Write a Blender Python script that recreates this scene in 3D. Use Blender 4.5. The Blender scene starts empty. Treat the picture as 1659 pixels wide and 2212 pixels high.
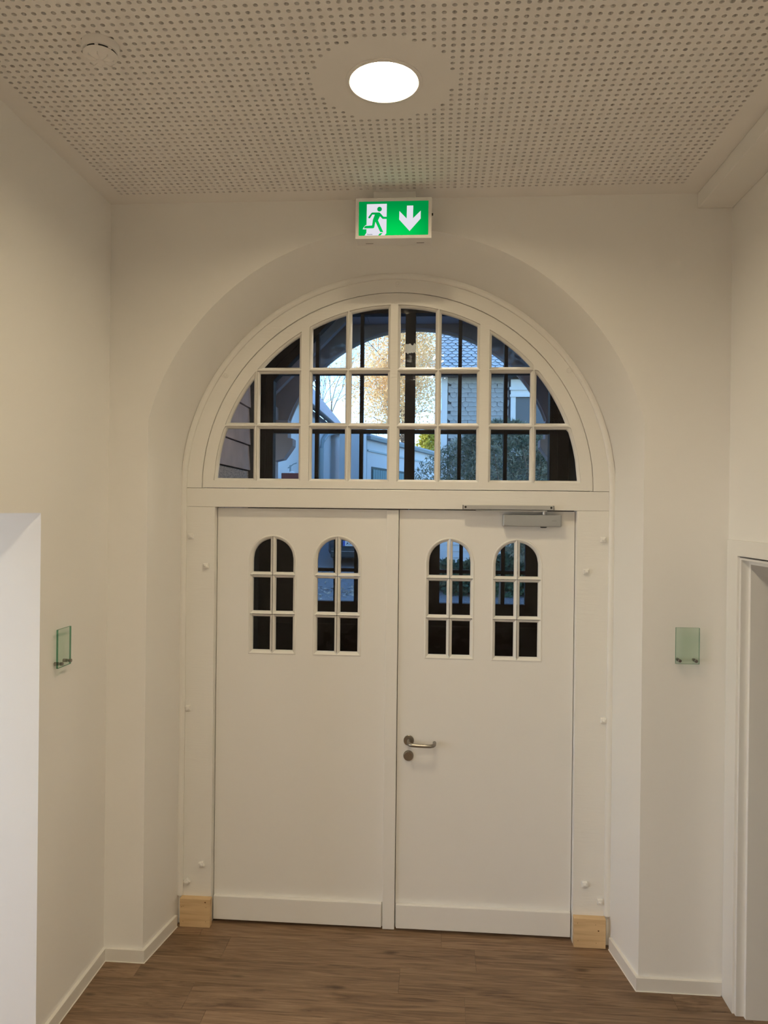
import bpy, math, random
import numpy as np
from mathutils import Vector, Matrix
from mathutils.geometry import tessellate_polygon

scn = bpy.context.scene
COL = scn.collection
R = math.radians

# ------------------------------------------------------------------ camera
CAM_H = 2.155
YAW, PITCH, ROLL, FPX = 0.0711045, -0.0017273, 0.0111294, 1568.32
_f = Vector((-math.sin(YAW) * math.cos(PITCH), math.cos(YAW) * math.cos(PITCH), math.sin(PITCH)))
_r = Vector((math.cos(YAW), math.sin(YAW), 0))
_u = _r.cross(_f)
_r2 = math.cos(ROLL) * _r + math.sin(ROLL) * _u
_u2 = -math.sin(ROLL) * _r + math.cos(ROLL) * _u
cam = bpy.data.cameras.new('camera')
cam.sensor_fit = 'HORIZONTAL'
cam.sensor_width = 36.0
cam.lens = FPX / 1659 * 36.0
cam.clip_start, cam.clip_end = 0.05, 400
cam_o = bpy.data.objects.new('camera', cam)
COL.objects.link(cam_o)
M = Matrix((_r2, _u2, -_f)).transposed().to_4x4()
M.translation = (0, 0, CAM_H)
cam_o.matrix_world = M
scn.camera = cam_o

# ------------------------------------------------------------------ sky, sun, exposure
world = bpy.data.worlds.new('sky')
scn.world = world
world.use_nodes = True
wn = world.node_tree.nodes
sky = wn.new('ShaderNodeTexSky')
sky.sky_type = 'NISHITA'
sky.sun_disc = False
sky.sun_elevation = R(35)
sky.sun_rotation = R(-60)
sky.air_density = 1.0
sky.dust_density = 0.1
sky.ozone_density = 3.0
wn['Background'].inputs['Strength'].default_value = 0.52
# white balance of the lamp light makes the daylight blue
wb = wn.new('ShaderNodeMixRGB')
wb.blend_type = 'MULTIPLY'
wb.inputs[0].default_value = 1.0
wb.inputs[2].default_value = (0.74, 0.93, 1.06, 1)
world.node_tree.links.new(sky.outputs[0], wb.inputs[1])
world.node_tree.links.new(wb.outputs[0], wn['Background'].inputs[0])
sun = bpy.data.lights.new('sun', 'SUN')
sun.energy = 7.0
sun.color = (1.0, 0.92, 0.80)
sun.angle = R(0.6)
sun_o = bpy.data.objects.new('sun', sun)
COL.objects.link(sun_o)
sun_o.location = (-20, 30, 25)
sun_o.rotation_euler = Vector((0.86, -0.30, -0.42)).to_track_quat('-Z', 'Y').to_euler()

# area lamp added at the unseen side room window to stand in for daylight
day = bpy.data.lights.new('side_daylight_fill', 'AREA')
day.shape = 'RECTANGLE'
day.size, day.size_y = 1.5, 1.3
day.energy = 47.0
day.color = (0.93, 0.95, 1.0)
day_o = bpy.data.objects.new('side_daylight_fill', day)
COL.objects.link(day_o)
day_o.location = (-4.56, 0.6, 1.6)
day_o.rotation_euler = (R(90), 0, R(-90))

vs = scn.view_settings
vs.view_transform = 'Standard'
vs.look = 'None'
vs.gamma = 1.0
vs.use_curve_mapping = False
vs.exposure = 0.0
scn.cycles.use_denoising = True
scn.cycles.use_adaptive_sampling = True
scn.cycles.adaptive_threshold = 0.12
scn.cycles.adaptive_min_samples = 16
scn.cycles.max_bounces = 8
scn.cycles.diffuse_bounces = 6
scn.cycles.transparent_max_bounces = 24
scn.cycles.sample_clamp_indirect = 4.0

LAMP_MAIN, LAMP_REAR = 150.0, 248.0
WARM = (1.0, 0.82, 0.52)
NEUTRAL = (1.0, 0.875, 0.66)
COOL = (0.86, 0.93, 1.0)

# ------------------------------------------------------------------ materials
MATS = {}


def mat(name, color, rough=0.5, metal=0.0, spec=0.5, noise=None, bump=None, emit=None):
    """plain principled paint; noise = (scale, amount), bump = (scale, strength, stretch)"""
    if name in MATS:
        return MATS[name]
    m = bpy.data.materials.new(name)
    m.use_nodes = True
    nt = m.node_tree
    b = nt.nodes['Principled BSDF']
    b.inputs['Base Color'].default_value = (*color, 1)
    b.inputs['Roughness'].default_value = rough
    b.inputs['Metallic'].default_value = metal
    b.inputs['Specular IOR Level'].default_value = spec
    tc = nt.nodes.new('ShaderNodeTexCoord')
    if noise:
        n = nt.nodes.new('ShaderNodeTexNoise')
        n.inputs['Scale'].default_value = noise[0]
        n.inputs['Detail'].default_value = 6
        nt.links.new(tc.outputs['Object'], n.inputs['Vector'])
        r = nt.nodes.new('ShaderNodeValToRGB')
        k = noise[1]
        r.color_ramp.elements[0].position = 0.3
        r.color_ramp.elements[1].position = 0.7
        r.color_ramp.elements[0].color = (*[c * (1 - k) for c in color], 1)
        r.color_ramp.elements[1].color = (*[min(1, c * (1 + k)) for c in color], 1)
        nt.links.new(n.outputs['Fac'], r.inputs['Fac'])
        nt.links.new(r.outputs['Color'], b.inputs['Base Color'])
    if bump:
        mp = nt.nodes.new('ShaderNodeMapping')
        mp.inputs['Scale'].default_value = bump[2]
        nt.links.new(tc.outputs['Object'], mp.inputs['Vector'])
        n2 = nt.nodes.new('ShaderNodeTexNoise')
        n2.inputs['Scale'].default_value = bump[0]
        n2.inputs['Detail'].default_value = 5
        nt.links.new(mp.outputs[0], n2.inputs['Vector'])
        bp = nt.nodes.new('ShaderNodeBump')
        bp.inputs['Strength'].default_value = bump[1]
        bp.inputs['Distance'].default_value = 0.002
        nt.links.new(n2.outputs['Fac'], bp.inputs['Height'])
        nt.links.new(bp.outputs[0], b.inputs['Normal'])
    if emit:
        b.inputs['Emission Color'].default_value = (*emit[0], 1)
        b.inputs['Emission Strength'].default_value = emit[1]
    MATS[name] = m
    return m


def glass(name, tint, base, edge, wave=None):
    m = bpy.data.materials.new(name)
    m.use_nodes = True
    nt = m.node_tree
    nt.nodes.clear()
    out = nt.nodes.new('ShaderNodeOutputMaterial')
    t = nt.nodes.new('ShaderNodeBsdfTransparent')
    t.inputs[0].default_value = (*tint, 1)
    g = nt.nodes.new('ShaderNodeBsdfGlossy')
    g.inputs['Roughness'].default_value = 0.02
    if wave:                       # old drawn glass is a little uneven
        tc = nt.nodes.new('ShaderNodeTexCoord')
        nz = nt.nodes.new('ShaderNodeTexNoise')
        nz.inputs['Scale'].default_value = wave[0]
        bp = nt.nodes.new('ShaderNodeBump')
        bp.inputs['Distance'].default_value = wave[1]
        bp.inputs['Strength'].default_value = 0.35
        nt.links.new(tc.outputs['Object'], nz.inputs['Vector'])
        nt.links.new(nz.outputs['Fac'], bp.inputs['Height'])
        nt.links.new(bp.outputs[0], g.inputs['Normal'])
    lw = nt.nodes.new('ShaderNodeLayerWeight')
    lw.inputs[0].default_value = 0.5
    p = nt.nodes.new('ShaderNodeMath')
    p.operation = 'POWER'
    p.inputs[1].default_value = 4.0
    nt.links.new(lw.outputs['Facing'], p.inputs[0])
    ma = nt.nodes.new('ShaderNodeMath')
    ma.operation = 'MULTIPLY_ADD'
    ma.inputs[1].default_value = edge
    ma.inputs[2].default_value = base
    nt.links.new(p.outputs[0], ma.inputs[0])
    mx = nt.nodes.new('ShaderNodeMixShader')
    nt.links.new(ma.outputs[0], mx.inputs[0])
    nt.links.new(t.outputs[0], mx.inputs[1])
    nt.links.new(g.outputs[0], mx.inputs[2])
    nt.links.new(mx.outputs[0], out.inputs[0])
    MATS[name] = m
    return m


def emission(name, color, strength):
    m = bpy.data.materials.new(name)
    m.use_nodes = True
    nt = m.node_tree
    nt.nodes.clear()
    out = nt.nodes.new('ShaderNodeOutputMaterial')
    e = nt.nodes.new('ShaderNodeEmission')
    e.inputs[0].default_value = (*color, 1)
    e.inputs[1].default_value = strength
    nt.links.new(e.outputs[0], out.inputs[0])
    MATS[name] = m
    return m


def backlit(name, c_far, c_near):
    """luminance of a panel lit by a lamp row along its lower edge"""
    m = emission(name, c_near, 1.0)
    nt = m.node_tree
    tc = nt.nodes.new('ShaderNodeTexCoord')
    mp = nt.nodes.new('ShaderNodeMapping')
    mp.vector_type = 'POINT'
    mp.inputs['Location'].default_value = (0.0, 0.0, -0.055)
    mp.inputs['Scale'].default_value = (3.9, 0.0, 5.6)
    ln = nt.nodes.new('ShaderNodeVectorMath')
    ln.operation = 'LENGTH'
    r = nt.nodes.new('ShaderNodeValToRGB')
    r.color_ramp.interpolation = 'EASE'
    r.color_ramp.elements[0].position, r.color_ramp.elements[0].color = 0.0, (*c_near, 1)
    r.color_ramp.elements[1].position, r.color_ramp.elements[1].color = 0.95, (*c_far, 1)
    nt.links.new(tc.outputs['Object'], mp.inputs[0])
    nt.links.new(mp.outputs[0], ln.inputs[0])
    nt.links.new(ln.outputs['Value'], r.inputs[0])
    nt.links.new(r.outputs[0], nt.nodes['Emission'].inputs[0])
    return m


def wood_floor():
    m = bpy.data.materials.new('oak_vinyl')
    m.use_nodes = True
    nt = m.node_tree
    L = nt.links.new
    b = nt.nodes['Principled BSDF']
    b.inputs['Roughness'].default_value = 0.42
    b.inputs['Specular IOR Level'].default_value = 0.35
    tc = nt.nodes.new('ShaderNodeTexCoord')
    oi = nt.nodes.new('ShaderNodeObjectInfo')
    off = nt.nodes.new('ShaderNodeVectorMath')
    off.operation = 'SCALE'
    cx = nt.nodes.new('ShaderNodeCombineXYZ')
    L(oi.outputs['Random'], cx.inputs[0])
    L(oi.outputs['Random'], cx.inputs[2])
    L(cx.outputs[0], off.inputs[0])
    off.inputs['Scale'].default_value = 37.0
    ad = nt.nodes.new('ShaderNodeVectorMath')
    L(tc.outputs['Object'], ad.inputs[0])
    L(off.outputs[0], ad.inputs[1])
    # knots pull the grain around
    vor = nt.nodes.new('ShaderNodeTexVoronoi')
    vor.inputs['Scale'].default_value = 1.0
    vm = nt.nodes.new('ShaderNodeMapping')
    vm.inputs['Scale'].default_value = (2.6, 7.0, 1.0)
    L(ad.outputs[0], vm.inputs[0])
    L(vm.outputs[0], vor.inputs['Vector'])
    mp = nt.nodes.new('ShaderNodeMapping')
    mp.inputs['Scale'].default_value = (2.2, 30.0, 1.0)
    L(ad.outputs[0], mp.inputs[0])
    n1 = nt.nodes.new('ShaderNodeTexNoise')
    n1.inputs['Scale'].default_value = 1.0
    n1.inputs['Detail'].default_value = 8
    n1.inputs['Roughness'].default_value = 0.62
    n1.inputs['Distortion'].default_value = 1.6
    L(mp.outputs[0], n1.inputs['Vector'])
    mp2 = nt.nodes.new('ShaderNodeMapping')
    mp2.inputs['Scale'].default_value = (8.0, 120.0, 1.0)
    L(ad.outputs[0], mp2.inputs[0])
    n2 = nt.nodes.new('ShaderNodeTexNoise')
    n2.inputs['Scale'].default_value = 1.0
    n2.inputs['Detail'].default_value = 4
    L(mp2.outputs[0], n2.inputs['Vector'])
    r1 = nt.nodes.new('ShaderNodeValToRGB')
    el = r1.color_ramp.elements
    el[0].position, el[0].color = 0.28, (0.115, 0.066, 0.037, 1)
    el[1].position, el[1].color = 0.75, (0.38, 0.262, 0.165, 1)
    e = el.new(0.48)
    e.color = (0.25, 0.160, 0.096, 1)
    L(n1.outputs['Fac'], r1.inputs['Fac'])
    r2 = nt.nodes.new('ShaderNodeValToRGB')
    r2.color_ramp.elements[0].position = 0.35
    r2.color_ramp.elements[0].color = (0.62, 0.60, 0.58, 1)
    r2.color_ramp.elements[1].position = 0.62
    r2.color_ramp.elements[1].color = (1.05, 1.05, 1.05, 1)
    L(n2.outputs['Fac'], r2.inputs['Fac'])
    mu = nt.nodes.new('ShaderNodeMixRGB')
    mu.blend_type = 'MULTIPLY'
    mu.inputs[0].default_value = 0.5
    L(r1.outputs[0], mu.inputs[1])
    L(r2.outputs[0], mu.inputs[2])
    kr = nt.nodes.new('ShaderNodeValToRGB')
    kr.color_ramp.elements[0].position = 0.03
    kr.color_ramp.elements[0].color = (0.28, 0.25, 0.22, 1)
    kr.color_ramp.elements[1].position = 0.13
    kr.color_ramp.elements[1].color = (1, 1, 1, 1)
    L(vor.outputs['Distance'], kr.inputs['Fac'])
    mk = nt.nodes.new('ShaderNodeMixRGB')
    mk.blend_type = 'MULTIPLY'
    mk.inputs[0].default_value = 0.85
    L(mu.outputs[0], mk.inputs[1])
    L(kr.outputs[0], mk.inputs[2])
    # plank to plank tone
    tv = nt.nodes.new('ShaderNodeMapRange')
    tv.inputs[3].default_value = 0.86
    tv.inputs[4].default_value = 1.12
    L(oi.outputs['Random'], tv.inputs[0])
    ms = nt.nodes.new('ShaderNodeVectorMath')
    ms.operation = 'SCALE'
    L(mk.outputs[0], ms.inputs[0])
    L(tv.outputs[0], ms.inputs['Scale'])
    L(ms.outputs[0], b.inputs['Base Color'])
    bp = nt.nodes.new('ShaderNodeBump')
    bp.inputs['Strength'].default_value = 0.25
    bp.inputs['Distance'].default_value = 0.001
    L(n2.outputs['Fac'], bp.inputs['Height'])
    L(bp.outputs[0], b.inputs['Normal'])
    MATS['floor'] = m
    return m


def grain(name, c0, c1, scale, rough=0.55):
    m = bpy.data.materials.new(name)
    m.use_nodes = True
    nt = m.node_tree
    b = nt.nodes['Principled BSDF']
    b.inputs['Roughness'].default_value = rough
    tc = nt.nodes.new('ShaderNodeTexCoord')
    mp = nt.nodes.new('ShaderNodeMapping')
    mp.inputs['Scale'].default_value = scale
    n = nt.nodes.new('ShaderNodeTexNoise')
    n.inputs['Scale'].default_value = 1
    n.inputs['Detail'].default_value = 6
    n.inputs['Distortion'].default_value = 0.6
    r = nt.nodes.new('ShaderNodeValToRGB')
    r.color_ramp.elements[0].position = 0.35
    r.color_ramp.elements[1].position = 0.65
    r.color_ramp.elements[0].color = (*c0, 1)
    r.color_ramp.elements[1].color = (*c1, 1)
    nt.links.new(tc.outputs['Object'], mp.inputs[0])
    nt.links.new(mp.outputs[0], n.inputs['Vector'])
    nt.links.new(n.outputs['Fac'], r.inputs['Fac'])
    nt.links.new(r.outputs[0], b.inputs['Base Color'])
    MATS[name] = m
    return m


PLASTER = mat('white_plaster', (0.86, 0.85, 0.83), 0.85, spec=0.25, bump=(60, 0.12, (1, 1, 1)))
CEIL = mat('ceiling_board', (0.86, 0.84, 0.82), 0.9, spec=0.2)
FLEECE = mat('acoustic_fleece', (0.13, 0.125, 0.115), 0.95, spec=0.1)
PAINT = mat('white_door_paint', (0.83, 0.82, 0.80), 0.38, bump=(14, 0.10, (1, 1, 3)))
PAINTF = mat('white_frame_paint', (0.83, 0.82, 0.79), 0.36, bump=(22, 0.45, (0.6, 1, 4)))
SKIRT = mat('white_skirting', (0.80, 0.78, 0.74), 0.35)
SEAL = mat('white_sealant', (0.88, 0.84, 0.79), 0.5)
FLOORM = wood_floor()
SLAB = mat('screed', (0.10, 0.07, 0.05), 0.9)
PINE = grain('pine', (0.60, 0.41, 0.22), (0.74, 0.54, 0.31), (3, 3, 38))
KNOT = mat('knot', (0.16, 0.07, 0.02), 0.7)
STEEL = mat('brushed_steel', (0.36, 0.34, 0.31), 0.28, metal=1.0)
SILVER = mat('silver_paint', (0.40, 0.42, 0.44), 0.38, metal=0.55)
ALU = mat('aluminium', (0.52, 0.53, 0.54), 0.3, metal=0.8)
BLACK = mat('black_plastic', (0.008, 0.008, 0.008), 0.5)
GREYINK = mat('grey_ink', (0.25, 0.25, 0.24), 0.6)
PLASTIC = mat('white_plastic', (0.84, 0.82, 0.80), 0.45)
PANE = glass('pane_glass', (0.97, 0.98, 0.98), 0.012, 0.5, wave=(7.0, 0.02))
PLATE = glass('plate_glass', (0.90, 0.955, 0.915), 0.03, 0.5)
PLATE_EDGE = glass('glass_edge', (0.16, 0.42, 0.30), 0.05, 0.3)
STAINLESS = mat('stainless', (0.33, 0.30, 0.27), 0.30, metal=1.0)
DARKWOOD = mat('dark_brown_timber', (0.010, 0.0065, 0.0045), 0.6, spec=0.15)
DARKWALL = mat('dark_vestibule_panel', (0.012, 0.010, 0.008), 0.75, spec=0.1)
MAUVE = mat('mauve_grey_paint', (0.66, 0.53, 0.50), 0.6, noise=(7, 0.10))
MAUVED = mat('mauve_grey_timber', (0.27, 0.24, 0.26), 0.6, noise=(5, 0.08))
GRIT = mat('rough_cast', (0.62, 0.55, 0.52), 0.9, noise=(120, 0.5), bump=(160, 1.0, (1, 1, 1)))
LAMP_ON = emission('lamp_diffuser_warm', WARM, LAMP_MAIN)
LAMP_ON2 = emission('lamp_diffuser_neutral', NEUTRAL, LAMP_REAR)
SIGN_G = backlit('sign_green_lit', (0.0, 0.27, 0.055), (0.0, 0.68, 0.10))
SIGN_W = emission('sign_white_lit', (0.76, 0.74, 0.82), 1.0)
SIGN_K = mat('sign_ink', (0.02, 0.02, 0.02), 0.6)


# ------------------------------------------------------------------ mesh helpers
def parea(p):
    return 0.5 * sum(p[i][0] * p[(i + 1) % len(p)][1] - p[(i + 1) % len(p)][0] * p[i][1] for i in range(len(p)))


def dedupe(p, e=1e-5):
    o = []
    for q in p:
        if not o or (abs(q[0] - o[-1][0]) + abs(q[1] - o[-1][1])) > e:
            o.append(q)
    if len(o) > 1 and (abs(o[0][0] - o[-1][0]) + abs(o[0][1] - o[-1][1])) <= e:
        o.pop()
    return o


class MB:
    def __init__(s):
        s.v, s.f, s.m = [], [], []

    def add(s, vs_, fs, mi=0):
        n = len(s.v)
        s.v += [tuple(q) for q in vs_]
        s.f += [tuple(i + n for i in q) for q in fs]
        s.m += [mi] * len(fs)
        return s

    def box(s, x0, x1, y0, y1, z0, z1, mi=0):
        vs_ = [(x, y, z) for x in (x0, x1) for y in (y0, y1) for z in (z0, z1)]
        return s.add(vs_, [(0, 1, 3, 2), (4, 6, 7, 5), (0, 4, 5, 1), (2, 3, 7, 6), (0, 2, 6, 4), (1, 5, 7, 3)], mi)

    def prism(s, poly, a0, a1, ax='y', mi=0):
        """polygon in the two other axes, extruded along ax from a0 to a1"""
        poly = dedupe(poly)
        if parea(poly) < 0:
            poly = poly[::-1]
        n = len(poly)

        def P(q, a):
            return {'y': (q[0], a, q[1]), 'x': (a, q[0], q[1]), 'z': (q[0], q[1], a)}[ax]
        vs_ = [P(q, a0) for q in poly] + [P(q, a1) for q in poly]
        tri = tessellate_polygon([[Vector((q[0], q[1], 0)) for q in poly]])
        fs = [tuple(t) for t in tri] + [tuple(i + n for i in t[::-1]) for t in tri]
        fs += [(i, i + n, (i + 1) % n + n, (i + 1) % n) for i in range(n)]
        return s.add(vs_, fs, mi)

    def plate(s, outer, holes, y0, y1, mi=0, back=True):
        """xz plate with holes, between y0 and y1"""
        loops = [dedupe(outer)] + [dedupe(h) for h in holes]
        flat = [q for l in loops for q in l]
        n = len(flat)
        tri = tessellate_polygon([[Vector((q[0], q[1], 0)) for q in l] for l in loops])
        vs_ = [(q[0], y0, q[1]) for q in flat] + [(q[0], y1, q[1]) for q in flat]
        fs = [tuple(t) for t in tri]
        if back:
            fs += [tuple(i + n for i in t[::-1]) for t in tri]
        o = 0
        for l in loops:
            k = len(l)
            fs += [(o + i, o + i + n, o + (i + 1) % k + n, o + (i + 1) % k) for i in range(k)]
            o += k
        return s.add(vs_, fs, mi)

    def loft(s, rings, closed=True, caps=False, mi=0):
        n = len(rings[0])
        vs_ = [q for r in rings for q in r]
        fs = []
        for j in range(len(rings) - 1):
            for i in range(n if closed else n - 1):
                k = (i + 1) % n
                fs.append((j * n + i, j * n + k, (j + 1) * n + k, (j + 1) * n + i))
        if caps:
            fs.append(tuple(range(n))[::-1])
            fs.append(tuple((len(rings) - 1) * n + i for i in range(n)))
        return s.add(vs_, fs, mi)

    def tube(s, path, r, n=8, caps=True, mi=0):
        path = [Vector(p) for p in path]
        rs = r if isinstance(r, (list, tuple)) else [r] * len(path)
        rings = []
        for i, p in enumerate(path):
            d = (path[min(i + 1, len(path) - 1)] - path[max(i - 1, 0)]).normalized()
            up = Vector((0, 0, 1)) if abs(d.z) < 0.9 else Vector((1, 0, 0))
            a = d.cross(up).normalized()
            b = d.cross(a)
            rings.append([tuple(p + rs[i] * (math.cos(t) * a + math.sin(t) * b)) for t in [2 * math.pi * k / n for k in range(n)]])
        return s.loft(rings, True, caps, mi)

    def lathe(s, prof, c, n=32, ax='z', mi=0, caps=True):
        """profile [(r, h)] about axis through c"""
        rings = []
        for r, h in prof:
            ring = []
            for k in range(n):
                t = 2 * math.pi * k / n
                a, b = r * math.cos(t), r * math.sin(t)
                d = {'z': (a, b, h), 'y': (a, h, b), 'x': (h, a, b)}[ax]
                ring.append((c[0] + d[0], c[1] + d[1], c[2] + d[2]))
            rings.append(ring)
        return s.loft(rings, True, caps, mi)

    def cyl(s, c, r, h0, h1, ax='z', n=20, mi=0):
        return s.lathe([(r, h0), (r, h1)], c, n, ax, mi)


def wloc(o):
    l = Vector((0, 0, 0))
    while o is not None:
        l += Vector(o.location)
        o = o.parent
    return l


def tag(o, label=None, cat=None, group=None, kind=None):
    for k, v in (('label', label), ('category', cat), ('group', group), ('kind', kind)):
        if v:
            o[k] = v
    return o


def obj(name, mb, mats, parent=None, smooth=False, bevel=0.0, label=None, cat=None, group=None, kind=None, recalc=True):
    vs_ = mb.v
    if parent is None:
        a = np.array(vs_)
        loc = Vector(((a[:, 0].min() + a[:, 0].max()) / 2, (a[:, 1].min() + a[:, 1].max()) / 2, a[:, 2].min()))
        off = loc
    else:
        loc = Vector((0, 0, 0))
        off = wloc(parent)
    me = bpy.data.meshes.new(name)
    me.from_pydata([(v[0] - off.x, v[1] - off.y, v[2] - off.z) for v in vs_], [], mb.f)
    mats = mats if isinstance(mats, (list, tuple)) else [mats]
    for m_ in mats:
        me.materials.append(m_)
    if any(mb.m):
        me.polygons.foreach_set('material_index', mb.m)
    if recalc:
        import bmesh
        bm = bmesh.new()
        bm.from_mesh(me)
        bmesh.ops.recalc_face_normals(bm, faces=bm.faces)
        bm.to_mesh(me)
        bm.free()
    if smooth:
        me.polygons.foreach_set('use_smooth', [True] * len(me.polygons))
        try:
            me.set_sharp_from_angle(angle=R(40))
        except Exception:
            pass
    me.update()
    o = bpy.data.objects.new(name, me)
    o.location = loc
    COL.objects.link(o)
    if parent is not None:
        o.parent = parent
    if bevel:
        md = o.modifiers.new('bevel', 'BEVEL')
        md.width = bevel
        md.segments = 2
        md.limit_method = 'ANGLE'
        md.angle_limit = R(40)
    return tag(o, label, cat, group, kind)


def root(name, loc, label, cat, group=None, kind=None):
    o = bpy.data.objects.new(name, None)
    o.empty_display_size = 0.1
    o.location = loc
    COL.objects.link(o)
    return tag(o, label, cat, group, kind)


def inst(name, me, loc, parent, rot=(0, 0, 0), scale=(1, 1, 1)):
    o = bpy.data.objects.new(name, me)
    o.location = Vector(loc) - (wloc(parent) if parent else Vector((0, 0, 0)))
    o.rotation_euler = rot
    o.scale = scale
    COL.objects.link(o)
    if parent:
        o.parent = parent
    return o


def rawmesh(name, mb, material):
    me = bpy.data.meshes.new(name)
    me.from_pydata(mb.v, [], mb.f)
    me.materials.append(material)
    import bmesh
    bm = bmesh.new()
    bm.from_mesh(me)
    bmesh.ops.recalc_face_normals(bm, faces=bm.faces)
    bm.to_mesh(me)
    bm.free()
    me.update()
    return me


# ------------------------------------------------------------------ room shell
XL, XR, YB, ZC = -1.558, 1.313, 3.36, 3.60
AX, AZ = -0.214, 2.269            # axis of the arch
YI, YBK = 3.69, 3.79              # inner end of the reveal, back of the wall


def arch_outline(half, cz, rad, n=40):
    """opening outline from the floor up the left side, over and down the right"""
    zj = cz + math.sqrt(max(0, rad * rad - half * half))
    a0 = math.acos(min(1, half / rad))
    pts = [(AX - half, 0.0), (AX - half, zj * 0.5)]
    for k in range(n + 1):
        t = math.pi - a0 - (math.pi - 2 * a0) * k / n
        pts.append((AX + rad * math.cos(t), cz + rad * math.sin(t)))
    pts += [(AX + half, zj * 0.5), (AX + half, 0.0)]
    return pts


A_OUT = arch_outline(1.1525, 2.273, 1.191)
A_IN = arch_outline(1.0975, 2.250, 1.106)


def wall_with_arch():
    mb = MB()
    for outl, y in ((A_OUT, YB), (A_IN, YBK)):
        poly = [(XL, 0), *outl, (XR, 0), (XR, ZC + 0.1), (XL, ZC + 0.1)]
        tri = tessellate_polygon([[Vector((q[0], q[1], 0)) for q in poly]])
        mb.add([(q[0], y, q[1]) for q in poly], [tuple(t) for t in tri])
    mb.loft([[(x, YB, z) for x, z in A_OUT], [(x, YI, z) for x, z in A_IN], [(x, YBK, z) for x, z in A_IN]], closed=False)
    mb.add([(XL, YB, 0), (XL, YBK, 0), (XL, YBK, ZC + 0.1), (XL, YB, ZC + 0.1)], [(0, 1, 2, 3)])
    mb.add([(XR, YB, 0), (XR, YBK, 0), (XR, YBK, ZC + 0.1), (XR, YB, ZC + 0.1)], [(0, 1, 2, 3)])
    mb.add([(XL, YB, ZC + .1), (XR, YB, ZC + .1), (XR, YBK, ZC + .1), (XL, YBK, ZC + .1)], [(0, 1, 2, 3)])
    return mb


obj('wall_back', wall_with_arch(), PLASTER, smooth=True, kind='structure',
    label='white plaster end wall with a tall arched door niche', cat='wall', recalc=False)

YEND = -5.5
OPL0, OPL1, OPLZ = 1.35, 2.770, 2.131      # opening in the left wall
mb = MB()
mb.box(XL - 0.35, XL, OPL1, YBK, 0, ZC + 0.1)
mb.box(XL - 0.35, XL, OPL0, OPL1, OPLZ, ZC + 0.1)
mb.box(XL - 0.35, XL, YEND, OPL0, 0, ZC + 0.1)
obj('wall_left', mb, PLASTER, kind='structure', label='white plaster wall with a tall doorless opening', cat='wall')

OPR0, OPR1, OPRZ = 2.20, 3.232, 1.977      # door opening in the right wall
mb = MB()
mb.box(XR, XR + 0.35, OPR1, YBK, 0, ZC + 0.1)
mb.box(XR, XR + 0.35, OPR0, OPR1, OPRZ, ZC + 0.1)
mb.box(XR, XR + 0.35, YEND, OPR0, 0, ZC + 0.1)
obj('wall_right', mb, PLASTER, kind='structure', label='white plaster wall with a white steel door frame', cat='wall')
mb = MB().box(XL - 0.35, XR + 0.35, YEND - 0.2, YEND, 0, ZC + 0.1)
obj('wall_rear', mb, PLASTER, kind='structure', label='white plaster wall at the far end of the corridor', cat='wall')

# side rooms behind the two openings
mb = MB()
mb.box(-4.6, XL - 0.35, 4.0, 4.2, 0, 3.2).box(-4.6, XL - 0.35, -0.8, -0.6, 0, 3.2)
mb.box(-4.8, -4.6, -0.6, -0.2, 0, 3.2).box(-4.8, -4.6, 1.4, 4.2, 0, 3.2).box(-4.8, -4.6, -0.2, 1.4, 0, 0.9).box(-4.8, -4.6, -0.2, 1.4, 2.3, 3.2)
obj('wall_side_room', mb, PLASTER, kind='structure', label='white walls of the room behind the doorless opening', cat='wall')
mb = MB().box(-4.8, XL - 0.35, -0.8, 4.2, 3.2, 3.3)
obj('ceiling_side_room', mb, CEIL, kind='structure', label='white ceiling of the room behind the doorless opening', cat='ceiling')
w3 = root('window_3', (-4.7, 0.6, 0.9), 'unseen white window of the room behind the doorless opening', 'window', kind='structure')
obj('frame', MB().prism([(-0.2, 0.9), (1.4, 0.9), (1.4, 2.3), (-0.2, 2.3), (-0.2, 0.96), (-0.14, 0.96), (-0.14, 2.24), (1.34, 2.24), (1.34, 0.96), (-0.2, 0.96)], -4.72, -4.66, 'x'), PAINT, w3)
obj('pane', MB().box(-4.695, -4.69, -0.14, 1.34, 0.96, 2.24), PANE, w3)
mb = MB()
mb.box(XR + 0.35, 3.2, 3.9, 4.1, 0, 3.2).box(3.2, 3.4, 1.0, 4.1, 0, 3.2).box(XR + 0.35, 3.2, 0.8, 1.0, 0, 3.2)
mb.box(XR + 0.35, 3.4, 0.8, 4.1, 3.2, 3.3)
obj('wall_closet', mb, PLASTER, kind='structure', label='white walls of the small room behind the steel door frame', cat='wall')

# floor: slab and planks
fl = obj('floor', MB().box(-4.8, 3.4, YEND - 0.2, 3.785, -0.12, -0.004), SLAB, kind='structure',
         label='brown oak look plank floor', cat='floor')
rng = random.Random(4)
PW, PL = 0.18, 1.22
plank = rawmesh('plank', MB().box(-PL / 2 + .0006, PL / 2 - .0006, -PW / 2 + .0006, PW / 2 - .0006, -0.004, 0.0), FLOORM)
y = 3.775 - PW / 2
row = 0
while y > 1.1:
    x = -2.1 - rng.random() * PL
    while x < 1.9:
        x0, x1 = max(x, -1.93), min(x + PL, 1.68)
        if x1 - x0 > 0.02:
            s = (x1 - x0) / PL
            inst('plank', plank, ((x0 + x1) / 2, y, 0), fl, scale=(s, 1, 1))
        x += PL
    y -= PW
    row += 1
mb = MB().box(-4.6, 3.2, YEND, y + PW / 2, -0.004, 0).box(-4.6, -1.93, 1.1, 3.9, -0.004, 0).box(1.68, 3.2, 1.1, 3.9, -0.004, 0)
obj('plank_field', mb, FLOORM, fl)

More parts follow.
